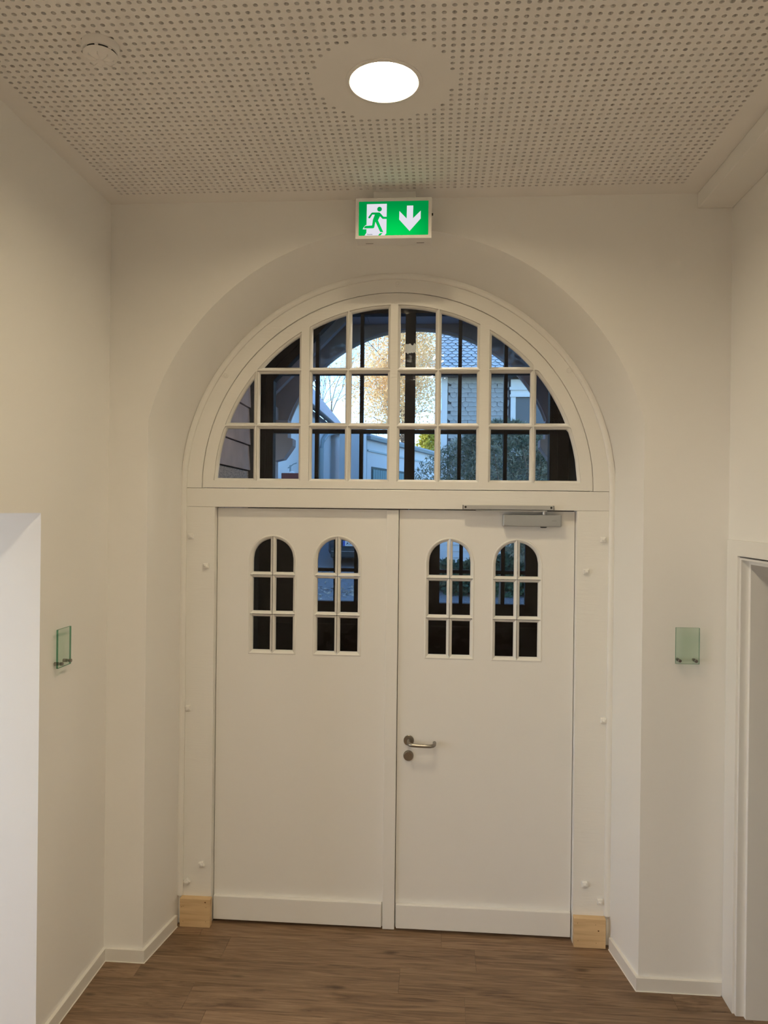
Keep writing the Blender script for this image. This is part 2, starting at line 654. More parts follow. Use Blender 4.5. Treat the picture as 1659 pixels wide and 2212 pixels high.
# perforated ceiling
HX0, HY0, HP, HR = -1.46163, 3.25104, 0.030, 0.0074
NX, NY = 85, 62
LX, LY = -0.190, 2.443            # round light
ce = root('ceiling', (0, 0, ZC), 'white acoustic ceiling perforated with rows of round holes', 'ceiling', kind='structure')
NS = 12
ang = [2 * math.pi * (k + 0.5) / NS for k in range(NS)]
circ = np.array([(math.cos(a), math.sin(a)) for a in ang])
sq = circ / np.abs(circ).max(axis=1, keepdims=True)
rng = random.Random(7)
V, F = [], []
TH = 0.0125
LI, LJ = round((LX - HX0) / HP), round((HY0 - LY) / HP)
REAR_Y = (0.40, -1.64, -3.70)
for j in range(NY):
    for i in range(NX):
        cx_, cy_ = HX0 + HP * i, HY0 - HP * j
        n = len(V)
        if abs(i - LI) <= 5 and abs(j - LJ) <= 5:
            continue
        if math.hypot(cx_ - LX, cy_ - LY) < 0.233:
            h = HP / 2
            V += [(cx_ - h, cy_ - h, ZC), (cx_ + h, cy_ - h, ZC), (cx_ + h, cy_ + h, ZC), (cx_ - h, cy_ + h, ZC)]
            F.append((n, n + 3, n + 2, n + 1))
            continue
        o_ = sq * HP / 2
        c_ = circ * HR
        V += [(cx_ + a, cy_ + b, ZC) for a, b in o_]
        V += [(cx_ + a, cy_ + b, ZC) for a, b in c_]
        V += [(cx_ + a, cy_ + b, ZC + TH) for a, b in c_]
        for k in range(NS):
            l = (k + 1) % NS
            F.append((n + k, n + NS + k, n + NS + l, n + l))
            F.append((n + NS + k, n + 2 * NS + k, n + 2 * NS + l, n + NS + l))
        # the corners the 12-gon of the square leaves open
        for k in range(NS):
            l = (k + 1) % NS
            a, b = o_[k], o_[l]
            if abs(a[0] - b[0]) > 1e-6 and abs(a[1] - b[1]) > 1e-6:
                q = len(V)
                V.append((cx_ + (a[0] if abs(a[0]) > abs(b[0]) else b[0]), cy_ + (a[1] if abs(a[1]) > abs(b[1]) else b[1]), ZC))
                F.append((n + k, n + l, q))
pm = MB()
pm.v, pm.f, pm.m = V, F, [0] * len(F)
hx0, hx1 = HX0 - HP / 2, HX0 + HP * (NX - 0.5)
hy1, hy0 = HY0 + HP / 2, HY0 - HP * (NY - 0.5)
obj('perforated_panel', pm, CEIL, ce, recalc=False)
mb = MB()
for a in ((XL, hx0, hy0, YB), (hx1, XR, hy0, YB), (hx0, hx1, hy1, YB)):
    mb.box(a[0], a[1], a[2], a[3], ZC, ZC + TH)


def holed(x0, x1, y0, y1, centres, r=0.1135):
    holes = [[(cx + r * math.cos(t), cy + r * math.sin(t)) for t in [-2 * math.pi * k / 64 for k in range(64)]] for cx, cy in centres]
    p = MB().plate([(x0, y0), (x1, y0), (x1, y1), (x0, y1)], holes, ZC, ZC + TH)
    p.v = [(v[0], v[2], v[1]) for v in p.v]
    return p


lc = (HX0 + HP * LI, HY0 - HP * LJ)
p1 = holed(lc[0] - 5.5 * HP, lc[0] + 5.5 * HP, lc[1] - 5.5 * HP, lc[1] + 5.5 * HP, [(LX, LY)])
p2 = holed(XL, XR, YEND, hy0, [(LX, yy) for yy in REAR_Y])
mb.add(p1.v, p1.f).add(p2.v, p2.f)
obj('plain_border', mb, CEIL, ce)
fb = MB()
for a in ((hx0, LX - .15, hy0, hy1), (LX + .15, hx1, hy0, hy1), (LX - .15, LX + .15, hy0, LY - .15), (LX - .15, LX + .15, LY + .15, hy1)):
    fb.box(a[0], a[1], a[2], a[3], ZC + TH, ZC + TH + 0.02)
obj('acoustic_fleece', fb, FLEECE, ce)
obj('ceiling_slab', MB().box(XL, XR, YEND, YB, ZC + 0.05, ZC + 0.1), CEIL, ce)
obj('trim_1', MB().box(1.160, XR, YEND, YB, 3.530, ZC), PLASTER, kind='structure', bevel=0.004,
    label='boxed in plaster bulkhead along the ceiling edge', cat='bulkhead')


# skirting boards
def skirting(name, pts, label):
    """pts = wall line on plan, room on the right hand side of the walk"""
    mb, sb = MB(), MB()
    P = [Vector((*p, 0)) for p in pts]
    offs = []
    for i in range(len(P)):
        ns = []
        if i > 0:
            d = (P[i] - P[i - 1]).normalized()
            ns.append(Vector((d.y, -d.x, 0)))
        if i < len(P) - 1:
            d = (P[i + 1] - P[i]).normalized()
            ns.append(Vector((d.y, -d.x, 0)))
        if len(ns) == 2:
            b = (ns[0] + ns[1]).normalized()
            offs.append(b / max(0.3, b.dot(ns[0])))
        else:
            offs.append(ns[0])
    for a, b, m_ in ((0.0155, 0.060, mb), (0.0185, 0.003, sb)):
        rings = []
        for p, o_ in zip(P, offs):
            q = p + o_ * a
            rings.append([(p.x, p.y, 0), (q.x, q.y, 0), (q.x, q.y, b), (p.x, p.y, b)])
        m_.loft(rings, True, True)
    o = obj(name, mb, SKIRT, bevel=0.0012, kind='structure', label=label, cat='skirting board')
    obj('sealant_joint', sb, SEAL, o)


xo, xi = 1.1525, 1.099
skirting('baseboard_left', [(XL, OPL1), (XL, YB), (AX - xo, YB), (AX - xi - 0.006, 3.655)],
         'white skirting board turning into the arched niche beside the glass plate on the corridor side wall')
skirting('baseboard_right', [(AX + xi + 0.006, 3.655), (AX + xo, YB), (XR, YB), (XR, OPR1 + 0.113)],
         'white skirting board below the glass plate facing down the corridor')

# steel door frame in the right wall
tr = root('trim_2', (XR, 2.7, 0), 'white steel door frame around the opening in the side wall', 'door frame', kind='structure')
W_ = 0.112


def casing(y0, y1, z1, x0, x1, w):
    """U shaped ring in the yz plane"""
    o_ = [(y0 - w, 0), (y0 - w, z1 + w * 0.6), (y1 + w, z1 + w * 0.6), (y1 + w, 0), (y1, 0), (y1, z1), (y0, z1), (y0, 0)]
    return MB().prism(o_, x0, x1, 'x')


obj('architrave', casing(OPR0, OPR1, OPRZ, XR - 0.013, XR, W_), PAINT, tr, bevel=0.0015)
obj('rebate', casing(OPR0 + 0.016, OPR1 - 0.016, OPRZ - 0.016, XR - 0.004, XR + 0.045, 0.016), PAINT, tr, bevel=0.0015)
obj('lining', casing(OPR0 + 0.034, OPR1 - 0.034, OPRZ - 0.034, XR + 0.030, XR + 0.36, 0.036), PLASTER, tr)

# ------------------------------------------------------------------ door frame, fanlight, doors
YF, YL = 3.690, 3.735             # face of the frame, face of the leaves
DX0, DX1, DZ = -1.141, 0.706, 2.165
fr = root('trim_3', (AX, YF, 0), 'white painted timber door frame with bolted posts and round arched head', 'door frame', kind='structure')
EMB = 0.012
HP_ = 1.0975 + EMB
obj('post', MB().box(AX - HP_, DX0, YF, YF + 0.09, 0.0, DZ), PAINTF, fr, bevel=0.002)
obj('post', MB().box(DX1, AX + HP_, YF, YF + 0.09, 0.0, DZ), PAINTF, fr, bevel=0.002)
obj('lintel', MB().box(AX - HP_, AX + HP_, YF, YF + 0.09, DZ + 0.0006, 2.262), PAINTF, fr, bevel=0.003)


def arc(r, n=48, cz=AZ, z0=None):
    """half circle from left to right, cut at z0"""
    a0 = 0 if z0 is None else math.asin((z0 - cz) / r)
    return [(AX + r * math.cos(t), cz + r * math.sin(t)) for t in [math.pi - a0 - (math.pi - 2 * a0) * k / n for k in range(n + 1)]]


ZS = 2.2635                       # bottom of the sash
ring_o = arc(1.1065 + EMB, z0=ZS)
ring_i = arc(0.9990, z0=ZS)
obj('arched_head', MB().prism(ring_o + ring_i[::-1], YF, YF + 0.09), PAINTF, fr, bevel=0.002)
# round bead against the plaster: up one side, over the arch and down the other
path = [(AX - 1.0850, 0.15), (AX - 1.0850, 1.2)] + arc(1.0880, 56, AZ - 0.012) + [(AX + 1.0850, 1.2), (AX + 1.0850, 0.15)]
rings = []
for i, (x, z) in enumerate(path):
    p0, p1 = path[max(i - 1, 0)], path[min(i + 1, len(path) - 1)]
    d = Vector((p1[0] - p0[0], 0, p1[1] - p0[1])).normalized()
    nrm = Vector((-d.z, 0, d.x))   # outwards
    prof = [(-0.0125, 0.0), (-0.0115, -0.010), (-0.004, -0.016), (0.006, -0.018), (0.016, -0.014), (0.020, 0.0)]
    rings.append([(x + nrm.x * a, YF + b, z + nrm.z * a) for a, b in prof])
obj('edge_bead', MB().loft(rings, True, True), PAINTF, fr, smooth=True)


def nut(x, z, rot, tilt=0.0):
    mb = MB()
    c, s_ = math.cos(rot), math.sin(rot)
    h = 0.0135

    def sqr(k, y):
        return [(x + (a * c - b * s_) * k * h, y, z + (a * s_ + b * c) * k * h) for a, b in ((-1, -1), (1, -1), (1, 1), (-1, 1))]
    mb.loft([sqr(1.0, YF + 0.001), sqr(1.0, YF - 0.011), sqr(0.8, YF - 0.014)], True, True)
    o = obj('bolt_nut', mb, PAINTF, fr, bevel=0.0025)
    obj('bolt_end', MB().lathe([(0.0075, -0.013), (0.0075, -0.018), (0.005, -0.020)], (x, YF, z), 14, 'y'), PAINTF, o, smooth=True)


for x, z, rt in ((-1.265, 2.012, .08), (-1.183, 1.860, .1), (-1.270, 1.120, .1), (-1.190, 0.312, .25), (-1.265, 0.219, .78),
                 (0.833, 2.022, 0.0), (0.752, 1.862, .05), (0.845, 1.122, 0.0), (0.761, 0.301, 0.0), (0.838, 0.218, 0.0)):
    nut(x, z, rt)
for x, z in ((-1.091, 2.846), (-0.206, 3.309), (0.657, 2.868)):
    obj('peg', MB().lathe([(0.0135, 0.001), (0.0135, -0.0035), (0.010, -0.0045), (0.0095, -0.002), (0.006, -0.002), (0.005, -0.004)],
                          (x, YF, z), 22, 'y'), PAINTF, fr, smooth=True)


def cell(x0, x1, z0, z1, cx, cz, rad, n=18):
    """rectangle cut by a circle: fixed number of points, anticlockwise from bottom left"""
    lim = math.sqrt(max(0.0, rad * rad - max(0.0, z0 - cz) ** 2))
    x0, x1 = max(x0, cx - lim), min(x1, cx + lim)
    pts = [(x0, z0), (x1, z0)]
    for k in range(n + 1):
        x = x1 + (x0 - x1) * k / n
        zz = cz + math.sqrt(max(0.0, rad * rad - (x - cx) ** 2))
        pts.append((x, max(z0, min(z1, zz))))
    return pts


def inner_cell(x0, x1, z0, z1, cx, cz, rad, d):
    return cell(x0 + d, x1 - d, z0 + d, z1 - d, cx, cz, rad - d)


# the fanlight sash: 22 lights
fan = root('window_1', (AX, YF, ZS), 'white half round fanlight of small panes above the double door', 'window', kind='structure')
YS = YF + 0.005
cols = [(-1.160, -0.935), (-0.929, -0.698), (-0.655, -0.458), (-0.452, -0.240), (-0.202, 0.002), (0.008, 0.214), (0.262, 0.482), (0.488, 0.722)]
rows = [(2.303, 2.586), (2.592, 2.871), (2.877, 3.4)]
RC = 0.937
cells = []
for ci, (x0, x1) in enumerate(cols):
    for ri, (z0, z1) in enumerate(rows):
        if ri == 2 and ci in (0, 7):
            continue
        cells.append((x0, x1, z0, z1))
outs = [cell(*c, AX, AZ, RC) for c in cells]
so = arc(0.9955, z0=ZS + 0.002)
sash = MB().plate(so, [o[::-1] for o in outs], YS, YS + 0.055)
sash.prism(arc(1.004, z0=ZS + 0.001) + arc(0.99, z0=ZS + 0.001)[::-1], YS + 0.009, YS + 0.04)
obj('sash', sash, PAINTF, fan)
BV = 0.0125
YG = YS + 0.020
for c, o_ in zip(cells, outs):
    i_ = inner_cell(*c, AX, AZ, RC, BV)
    m_ = [((a[0] * 0.45 + b[0] * 0.55), (a[1] * 0.45 + b[1] * 0.55)) for a, b in zip(o_, i_)]
    mb = MB().loft([[(x, YS, z) for x, z in o_], [(x, YS + 0.006, z) for x, z in o_], [(x, YS + 0.011, z) for x, z in m_], [(x, YG, z) for x, z in i_],
                    [(x, YG + 0.012, z) for x, z in i_]])
    obj('glazing_bead', mb, PAINTF, fan, smooth=True)
    p = dedupe([((a[0] + b[0]) / 2, (a[1] + b[1]) / 2) for a, b in zip(o_, i_)], 1e-4)
    obj('pane', MB().prism(p, YG + 0.004, YG + 0.008), PANE, fan)


def door_leaf(name, x0, x1, wins, label, astragal, plinth):
    d = root(name, ((x0 + x1) / 2, YL, 0.01), label, 'door', kind='structure')
    outer = [(x0, 0.012), (x1, 0.012), (x1, DZ - 0.004), (x0, DZ - 0.004)]
    holes, allc = [], []
    for cx, hw, zb, zt, zr1, zr2 in wins:
        cz = zt - hw
        hole = cell(cx - hw, cx + hw, zb, 9, cx, cz, hw, 28)
        holes.append(hole[::-1])
        g = 0.0012
        for xa, xb in ((cx - hw, cx - g), (cx + g, cx + hw)):
            for za, zb_ in ((zb, zr1 - g), (zr1 + g, zr2 - g), (zr2 + g, 9)):
                allc.append((xa, xb, za, zb_, cx, cz, hw))
    obj('leaf', MB().plate(outer, holes, YL, YL + 0.05), PAINT, d)
    for c in allc:
        o_ = cell(*c)
        i_ = inner_cell(*c, 0.0135)
        m_ = [((a[0] * 0.4 + b[0] * 0.6), (a[1] * 0.4 + b[1] * 0.6)) for a, b in zip(o_, i_)]
        mb = MB().loft([[(x, YL - 0.0035, z) for x, z in o_], [(x, YL + 0.004, z) for x, z in m_],
                        [(x, YL + 0.012, z) for x, z in i_], [(x, YL + 0.026, z) for x, z in i_]])
        obj('glazing_bead', mb, PAINTF, d, smooth=True)
        p = dedupe([((a[0] + b[0]) / 2, (a[1] + b[1]) / 2) for a, b in zip(o_, i_)], 1e-4)
        obj('pane', MB().prism(p, YL + 0.016, YL + 0.020), PANE, d)
    for cx, hw, zb, zt, zr1, zr2 in wins:      # raised rim around each light and solid cross bars behind it
        rim_i = cell(cx - hw, cx + hw, zb, 9, cx, zt - hw, hw, 28)
        rim_o = cell(cx - hw - 0.007, cx + hw + 0.007, zb - 0.006, 9, cx, zt - hw, hw + 0.007, 28)
        mb = MB().loft([[(x, YL, z) for x, z in rim_o], [(x, YL - 0.0035, z) for x, z in
                       [((a[0] + b[0]) / 2, (a[1] + b[1]) / 2) for a, b in zip(rim_o, rim_i)]], [(x, YL - 0.0035, z) for x, z in rim_i]])
        obj('light_rim', mb, PAINTF, d, smooth=True)
    obj('kick_plinth', MB().box(plinth[0], plinth[1], YL - 0.023, YL, 0.016, 0.138), PAINT, d, bevel=0.003)
    if astragal:
        obj('meeting_strip', MB().box(-0.2505, -0.1885, YL - 0.018, YL + 0.002, 0.006, DZ - 0.006), PAINT, d, bevel=0.0025)
    return d


Z1, Z2 = 1.610, 1.814
door_leaf('door_1', DX0 + 0.003, -0.1885, [(-0.844, .1195, 1.407, 2.016, Z1, Z2), (-0.504, .1195, 1.407, 2.018, Z1, Z2)],
          'white door leaf with two arched six pane lights and no handle', True, (DX0 + 0.006, -0.2555))
d2 = door_leaf('door_2', -0.1855, DX1 - 0.003, [(0.075, .1195, 1.404, 2.014, Z1 - .002, Z2 - .002), (0.417, .1210, 1.402, 2.013, Z1 - .002, Z2 - .002)],
               'white door leaf with two arched lights and a steel lever handle', False, (-0.181, DX1 - 0.006))

# lever handle and lock rose on the right leaf
hx, hz = -0.125, 0.976
mb = MB().lathe([(0.0265, 0.0), (0.0265, -0.007), (0.0245, -0.009)], (hx, YL, hz), 32, 'y')
hd = obj('lever_handle', mb, STEEL, d2, smooth=True, label='brushed steel lever handle on a round rose')
pth = [(hx, YL - 0.004, hz - .001), (hx, YL - 0.030, hz - .002), (hx + .001, YL - 0.045, hz - .004), (hx + 0.007, YL - 0.054, hz - .006), (hx + 0.018, YL - 0.057, hz - .008),
       (hx + 0.045, YL - 0.058, hz - .009), (hx + 0.085, YL - 0.058, hz - .010), (hx + 0.112, YL - 0.057, hz - .010), (hx + 0.124, YL - 0.053, hz - .009),
       (hx + 0.131, YL - 0.043, hz - .007), (hx + 0.132, YL - 0.028, hz - .004), (hx + 0.132, YL - 0.020, hz - .003)]
obj('grip', MB().tube(pth, 0.0095, 14), STEEL, hd, smooth=True)
mb = MB().lathe([(0.0265, 0.0), (0.0265, -0.006), (0.025, -0.008)], (hx - .001, YL, hz - 0.078), 32, 'y')
rz = obj('lock_rose', mb, STEEL, d2, smooth=True, label='round brushed steel key rose')
obj('key_cover', MB().lathe([(0.0235, -0.008), (0.0235, -0.013), (0.022, -0.0145)], (hx - .001, YL, hz - 0.0795), 32, 'y'), STEEL, rz, smooth=True)

# door closer
dc = root('door_closer', (0.482, YL, 2.083), 'silver door closer with slide rail above the leaf with the lever handle', 'door closer')
obj('body', MB().box(0.3385, 0.6275, YL - 0.054, YL - 0.001, 2.083, 2.1445), SILVER, dc, bevel=0.005)
ra = obj('slide_rail', MB().box(0.137, 0.5845, YF - 0.032, YF - 0.0005, 2.168, 2.1885), ALU, dc, bevel=0.001)
for x in (0.1365, 0.585):
    obj('end_cap', MB().box(x - 0.0012, x + 0.0012, YF - 0.033, YF - 0.0005, 2.1675, 2.189), BLACK, ra)
for x in (0.149, 0.573):
    obj('screw_hole', MB().cyl((x, YF - 0.032, 2.1785), 0.0055, -0.0008, 0.002, 'y', 16), BLACK, ra)
obj('arm', MB().prism([(0.195, 2.1585), (0.205, 2.1645), (0.556, 2.1645), (0.556, 2.158), (0.2, 2.158)], YL - 0.052, YL - 0.036), ALU, dc, bevel=0.001)
obj('arm_pivot', MB().cyl((0.5425, YL - 0.044, 2.143), 0.009, 0.0, 0.0205, 'z', 18), ALU, dc, smooth=True)
obj('spindle_cap', MB().lathe([(0.017, 0.0), (0.0165, -0.004), (0.010, -0.0065)], (0.5425, YL - 0.030, 2.0835), 20, 'z'), BLACK, dc, smooth=True)


def text_mesh(body, size, name):
    cu = bpy.data.curves.new(name, 'FONT')
    cu.body = body
    cu.size = size
    cu.extrude = 0.0002
    cu.resolution_u = 2
    o = bpy.data.objects.new(name, cu)
    COL.objects.link(o)
    bpy.context.view_layer.update()
    me = bpy.data.meshes.new_from_object(o)
    bpy.data.objects.remove(o)
    return me


me = text_mesh('GEZE', 0.0098, 'maker_mark')
me.materials.append(GREYINK)
inst('maker_mark', me, (0.580, YL - 0.0542, 2.1105), dc, rot=(R(90), 0, 0))

# ------------------------------------------------------------------ pine offcuts at the post feet
for nm, x0, x1, lab, nails in (
        ('wood_block', -1.2935, -1.134, 'raw pine block at the foot of the post beside the leaf without a handle', [(.06, .104), (.115, .107), (.865, .105), (.115, .03), (.86, .032)]),
        ('wood_block', 0.7065, 0.862, 'raw pine block at the foot of the post on the lever handle side', [(.11, .122), (.68, .118), (.13, .035), (.70, .028)])):
    o = root(nm, ((x0 + x1) / 2, 3.67, 0), lab, 'wood block')
    h = 0.1455
    obj('block', MB().box(x0, x1, 3.655, YF, 0.0005, h), PINE, o, bevel=0.0015)
    for a, z in nails:
        obj('nail_hole', MB().cyl((x0 + a * (x1 - x0), 3.655, z), 0.0016, -0.0004, 0.001, 'y', 10), KNOT, o)
    kx = 0.84 if x0 < 0 else 0.77
    obj('knot', MB().lathe([(0.0042, 0.001), (0.0036, -0.0005)], (x0 + kx * (x1 - x0), 3.655, 0.131 if x0 < 0 else 0.088), 12, 'y'), KNOT, o)

# ------------------------------------------------------------------ ceiling fittings


def downlight(x, y, material, label):
    o = root('ceiling_light', (x, y, ZC), label, 'ceiling light', group='round ceiling lights along the corridor')
    RH = 0.036
    obj('trim_ring', MB().lathe([(0.1295, 0.0), (0.1295, -0.0025), (0.127, -0.004), (0.1165, -0.004), (0.1135, -0.001), (0.1130, RH)], (x, y, ZC), 72, caps=False), PLASTIC, o, smooth=True)
    obj('diffuser', MB().lathe([(0.1128, RH - .001), (0.09, RH - 0.0025), (0.0, RH - 0.003)], (x, y, ZC), 72, caps=False), material, o, smooth=True)
    obj('can', MB().lathe([(0.1140, TH), (0.1140, RH + .003), (0.0, RH + .003)], (x, y, ZC), 48, caps=False), PLASTIC, o)


downlight(LX, LY, LAMP_ON, 'round recessed ceiling light glowing white in the perforated ceiling')
for yy, lab in zip(REAR_Y, ('round ceiling light over the middle of the corridor', 'round ceiling light further back along the corridor',
                            'round ceiling light next to the far corridor end')):
    downlight(LX, yy, LAMP_ON2, lab)

# smoke detector
sx, sy = -1.060, 2.200
sd = root('smoke_detector', (sx, sy, ZC), 'white round smoke detector on the perforated ceiling', 'smoke detector')
obj('base', MB().lathe([(0.0560, 0.0), (0.0560, -0.020), (0.0550, -0.0245), (0.0520, -0.0262)], (sx, sy, ZC), 48), PLASTIC, sd, smooth=True)
obj('chamber_gap', MB().lathe([(0.0485, -0.0262), (0.0485, -0.034)], (sx, sy, ZC), 48), BLACK, sd)
obj('cap', MB().lathe([(0.0515, -0.0325), (0.050, -0.036), (0.042, -0.044), (0.034, -0.050), (0.030, -0.0515), (0.0, -0.0515)], (sx, sy, ZC), 48), PLASTIC, sd, smooth=True)
for k in range(8):
    t = 2 * math.pi * k / 8 + 0.2
    ca, sa = math.cos(t), math.sin(t)
    a, b = 0.0475, 0.0525
    w = 0.005
    q = [(sx + r_ * ca - s_ * w * sa, sy + r_ * sa + s_ * w * ca) for r_, s_ in ((a, -1), (b, -1), (b, 1), (a, 1))]
    obj('gap_web', MB().prism(q, ZC - 0.0312, ZC - 0.0272, 'z'), PLASTIC, sd)
    w = 0.0011
    q = [(sx + r_ * ca - s_ * w * sa, sy + r_ * sa + s_ * w * ca) for r_, s_ in ((0.014, -1), (0.041, -1), (0.041, 1), (0.014, 1))]
    obj('cap_rib', MB().prism(q, ZC - 0.0525, ZC - 0.040, 'z'), PLASTIC, sd)
obj('indicator', MB().lathe([(0.013, -0.0515), (0.012, -0.0545), (0.0, -0.055)], (sx, sy, ZC), 24), PLASTIC, sd, smooth=True)

# exit sign
EX0, EX1, EZ0, EZ1, EY0, EY1 = -0.3715, -0.0325, 3.3655, 3.5465, 3.222, 3.312
es = root('exit_sign', ((EX0 + EX1) / 2, (EY0 + EY1) / 2, EZ0), 'lit green emergency exit sign with running figure and down arrow', 'exit sign')
obj('mount', MB().box(-0.2965, -0.106, 3.283, 3.345, 3.50, ZC), PLASTIC, es, bevel=0.001)
W2 = 0.0145
fo = [(EX0, EZ0), (EX1, EZ0), (EX1, EZ1), (EX0, EZ1)]
fi = [(EX0 + W2, EZ0 + W2), (EX1 - W2, EZ0 + W2), (EX1 - W2, EZ1 - W2), (EX0 + W2, EZ1 - W2)]
obj('frame', MB().plate(fo, [fi[::-1]], EY0, EY0 + 0.012), PLASTIC, es, bevel=0.001)
ho = obj('housing', MB().box(EX0 + 0.0015, EX1 - 0.0015, EY0 + 0.012, EY1, EZ0 + 0.0015, EZ1 - 0.0015), PLASTIC, es, bevel=0.002)
for xa in (-0.330, -0.100):
    obj('vent_slot', MB().box(xa, xa + 0.034, EY0 + 0.060, EY0 + 0.063, EZ0 + 0.0008, EZ0 + 0.003), BLACK, ho)
obj('test_button', MB().box(EX1 - 0.002, EX1 + 0.006, EY0 + 0.03, EY0 + 0.038, 3.478, 3.487), BLACK, ho)
pan = obj('face', MB().box(EX0 + W2 - .001, EX1 - W2 + .001, EY0 + 0.0035, EY0 + 0.012, EZ0 + W2 - .001, EZ1 - W2 + .001), SIGN_G, es)


def sg(pts):
    """pictogram grid (1135 wide, 553 high) to the sign face"""
    out = []
    for x, y_ in pts:
        y2 = y_ + 22 * (x - 265) / 1137
        out.append((EX0 + W2 + (x - 265) / 1135 * (EX1 - EX0 - 2 * W2), EZ0 + W2 + (893 - y2) / 553 * (EZ1 - EZ0 - 2 * W2)))
    return out


yp = EY0 + 0.0035
obj('doorway_symbol', MB().prism(sg([(395, 378), (722, 370), (718, 850), (690, 882), (362, 888), (392, 842)]), yp - .0004, yp), SIGN_W, pan)
obj('foot_outline', MB().prism(sg([(330, 785), (388, 783), (396, 783), (396, 712), (372, 722), (347, 752)]), yp - .0004, yp), SIGN_W, pan)
obj('arrow', MB().prism(sg([(1050, 400), (1153, 398), (1150, 603), (1275, 480), (1275, 607), (1097, 810), (925, 625), (928, 487), (1047, 608)]), yp - .0004, yp), SIGN_W, pan)
man = [(420, 590), (470, 522), (485, 513), (600, 511), (620, 525), (668, 581), (722, 581), (722, 616), (655, 616), (612, 573), (580, 640), (668, 830), (618, 828), (538, 662),
       (521, 750), (512, 764), (495, 769), (350, 769), (362, 740), (380, 731), (484, 722), (497, 630), (527, 546), (485, 546), (452, 600), (440, 608), (427, 606)]
obj('running_figure', MB().prism(sg(man), yp - .0009, yp - .0003), SIGN_G, pan)
obj('running_figure_head', MB().prism(sg([(603 + 38 * math.cos(t), 458 + 38 * math.sin(t)) for t in [2 * math.pi * k / 24 for k in range(24)]]), yp - .0009, yp - .0003), SIGN_G, pan)
obj('foot_piece', MB().prism(sg([(612, 848), (658, 843), (620, 885), (582, 887)]), yp - .0009, yp - .0003), SIGN_G, pan)  # lower foot piece of the printed figure
me = text_mesh('Gessler', 0.0086, 'maker_name')
me.materials.append(SIGN_K)
q = sg([(400, 878)])[0]
inst('maker_name', me, (q[0], yp - .0007, q[1]), pan, rot=(R(90), 0, 0))


# glass name plates
def standoff(c, ax, a, b, g0, g1, parent):
    mb = MB().lathe([(0.0072, a), (0.0072, g0)] if abs(a - g0) > 1e-6 else [(0.0072, a), (0.0072, b)], c, 20, ax)
    o = obj('standoff', mb, STAINLESS, parent, smooth=True, label='stainless steel spacer')
    sgn = 1 if b > g1 else -1
    obj('screw_cap', MB().lathe([(0.0072, g1), (0.0072, b - sgn * 0.001), (0.006, b)], c, 20, ax), STAINLESS, o, smooth=True)


gp = root('glass_plate', (1.1305, 3.337, 1.484), 'blank glass name plate flat towards the corridor on two steel spacers', 'name plate')
mb = MB().box(1.079, 1.182, 3.333, 3.341, 1.4845, 1.6465)
mb.m = [1, 1, 0, 0, 1, 1]
obj('plate', mb, [PLATE, PLATE_EDGE], gp)
for x in (1.0945, 1.1655):
    standoff((x, 0, 1.500), 'y', 3.36, 3.321, 3.341, 3.333, gp)
gp = root('glass_plate', (-1.538, 2.92, 1.493), 'blank glass name plate seen edge on beside the doorless opening', 'name plate')
mb = MB().box(-1.5415, -1.5335, 2.866, 2.972, 1.4935, 1.6525)
mb.m = [0, 0, 1, 1, 1, 1]
obj('plate', mb, [PLATE, PLATE_EDGE], gp)
for y_ in (2.884, 2.955):
    standoff((0, y_, 1.510), 'x', -1.558, -1.522, -1.5415, -1.5335, gp)

# ------------------------------------------------------------------ vestibule
VX0, VX1, VY1 = -1.45, 1.03, 5.74
YO = 5.80                          # outer screen
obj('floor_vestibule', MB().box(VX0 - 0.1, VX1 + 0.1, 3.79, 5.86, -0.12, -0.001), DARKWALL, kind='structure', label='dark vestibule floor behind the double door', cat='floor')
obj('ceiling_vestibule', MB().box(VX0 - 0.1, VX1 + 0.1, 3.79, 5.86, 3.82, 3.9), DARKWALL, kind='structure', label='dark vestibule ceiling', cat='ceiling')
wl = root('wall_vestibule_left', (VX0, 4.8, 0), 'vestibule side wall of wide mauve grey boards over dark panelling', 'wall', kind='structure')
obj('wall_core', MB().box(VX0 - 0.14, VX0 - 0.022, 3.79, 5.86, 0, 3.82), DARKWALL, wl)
for z0, z1 in ((2.459, 2.650), (2.656, 2.940), (2.946, 3.23), (3.236, 3.52), (3.526, 3.81)):
    obj('board', MB().prism([(VX0 - 0.021, z0), (VX0 + 0.004, z0), (VX0 - 0.010, z1), (VX0 - 0.021, z1)], 3.80, 5.58, 'y'), MAUVE, wl, bevel=0.002)
obj('rough_cast_strip', MB().box(VX0 - 0.021, VX0 - 0.012, 3.80, 5.58, 2.15, 2.452), GRIT, wl)
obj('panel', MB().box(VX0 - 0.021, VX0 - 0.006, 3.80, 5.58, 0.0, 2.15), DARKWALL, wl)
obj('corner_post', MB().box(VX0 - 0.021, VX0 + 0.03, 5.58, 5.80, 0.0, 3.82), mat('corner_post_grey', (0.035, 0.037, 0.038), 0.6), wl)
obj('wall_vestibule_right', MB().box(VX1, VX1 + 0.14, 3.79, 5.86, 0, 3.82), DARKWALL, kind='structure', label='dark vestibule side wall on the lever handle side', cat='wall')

vl = root('vestibule_fill_lamp', (0.0, 3.95, 3.60), 'unseen glowing globe added to light the vestibule boards', 'lamp')  # unseen lamp, added to brighten the boards and the torn paper
obj('globe', MB().lathe([(0.001, -0.05)] + [(0.05 * math.cos(t), 0.05 * math.sin(t)) for t in [R(-80 + 20 * k) for k in range(9)]] + [(0.001, 0.05)], (0.0, 3.95, 3.63), 24), emission('globe_lit', (1.0, 0.88, 0.72), 330.0), vl, smooth=True)
obj('stem', MB().cyl((0.0, 3.95, 3.675), 0.012, 0, 0.145, 'z', 12), BLACK, vl)

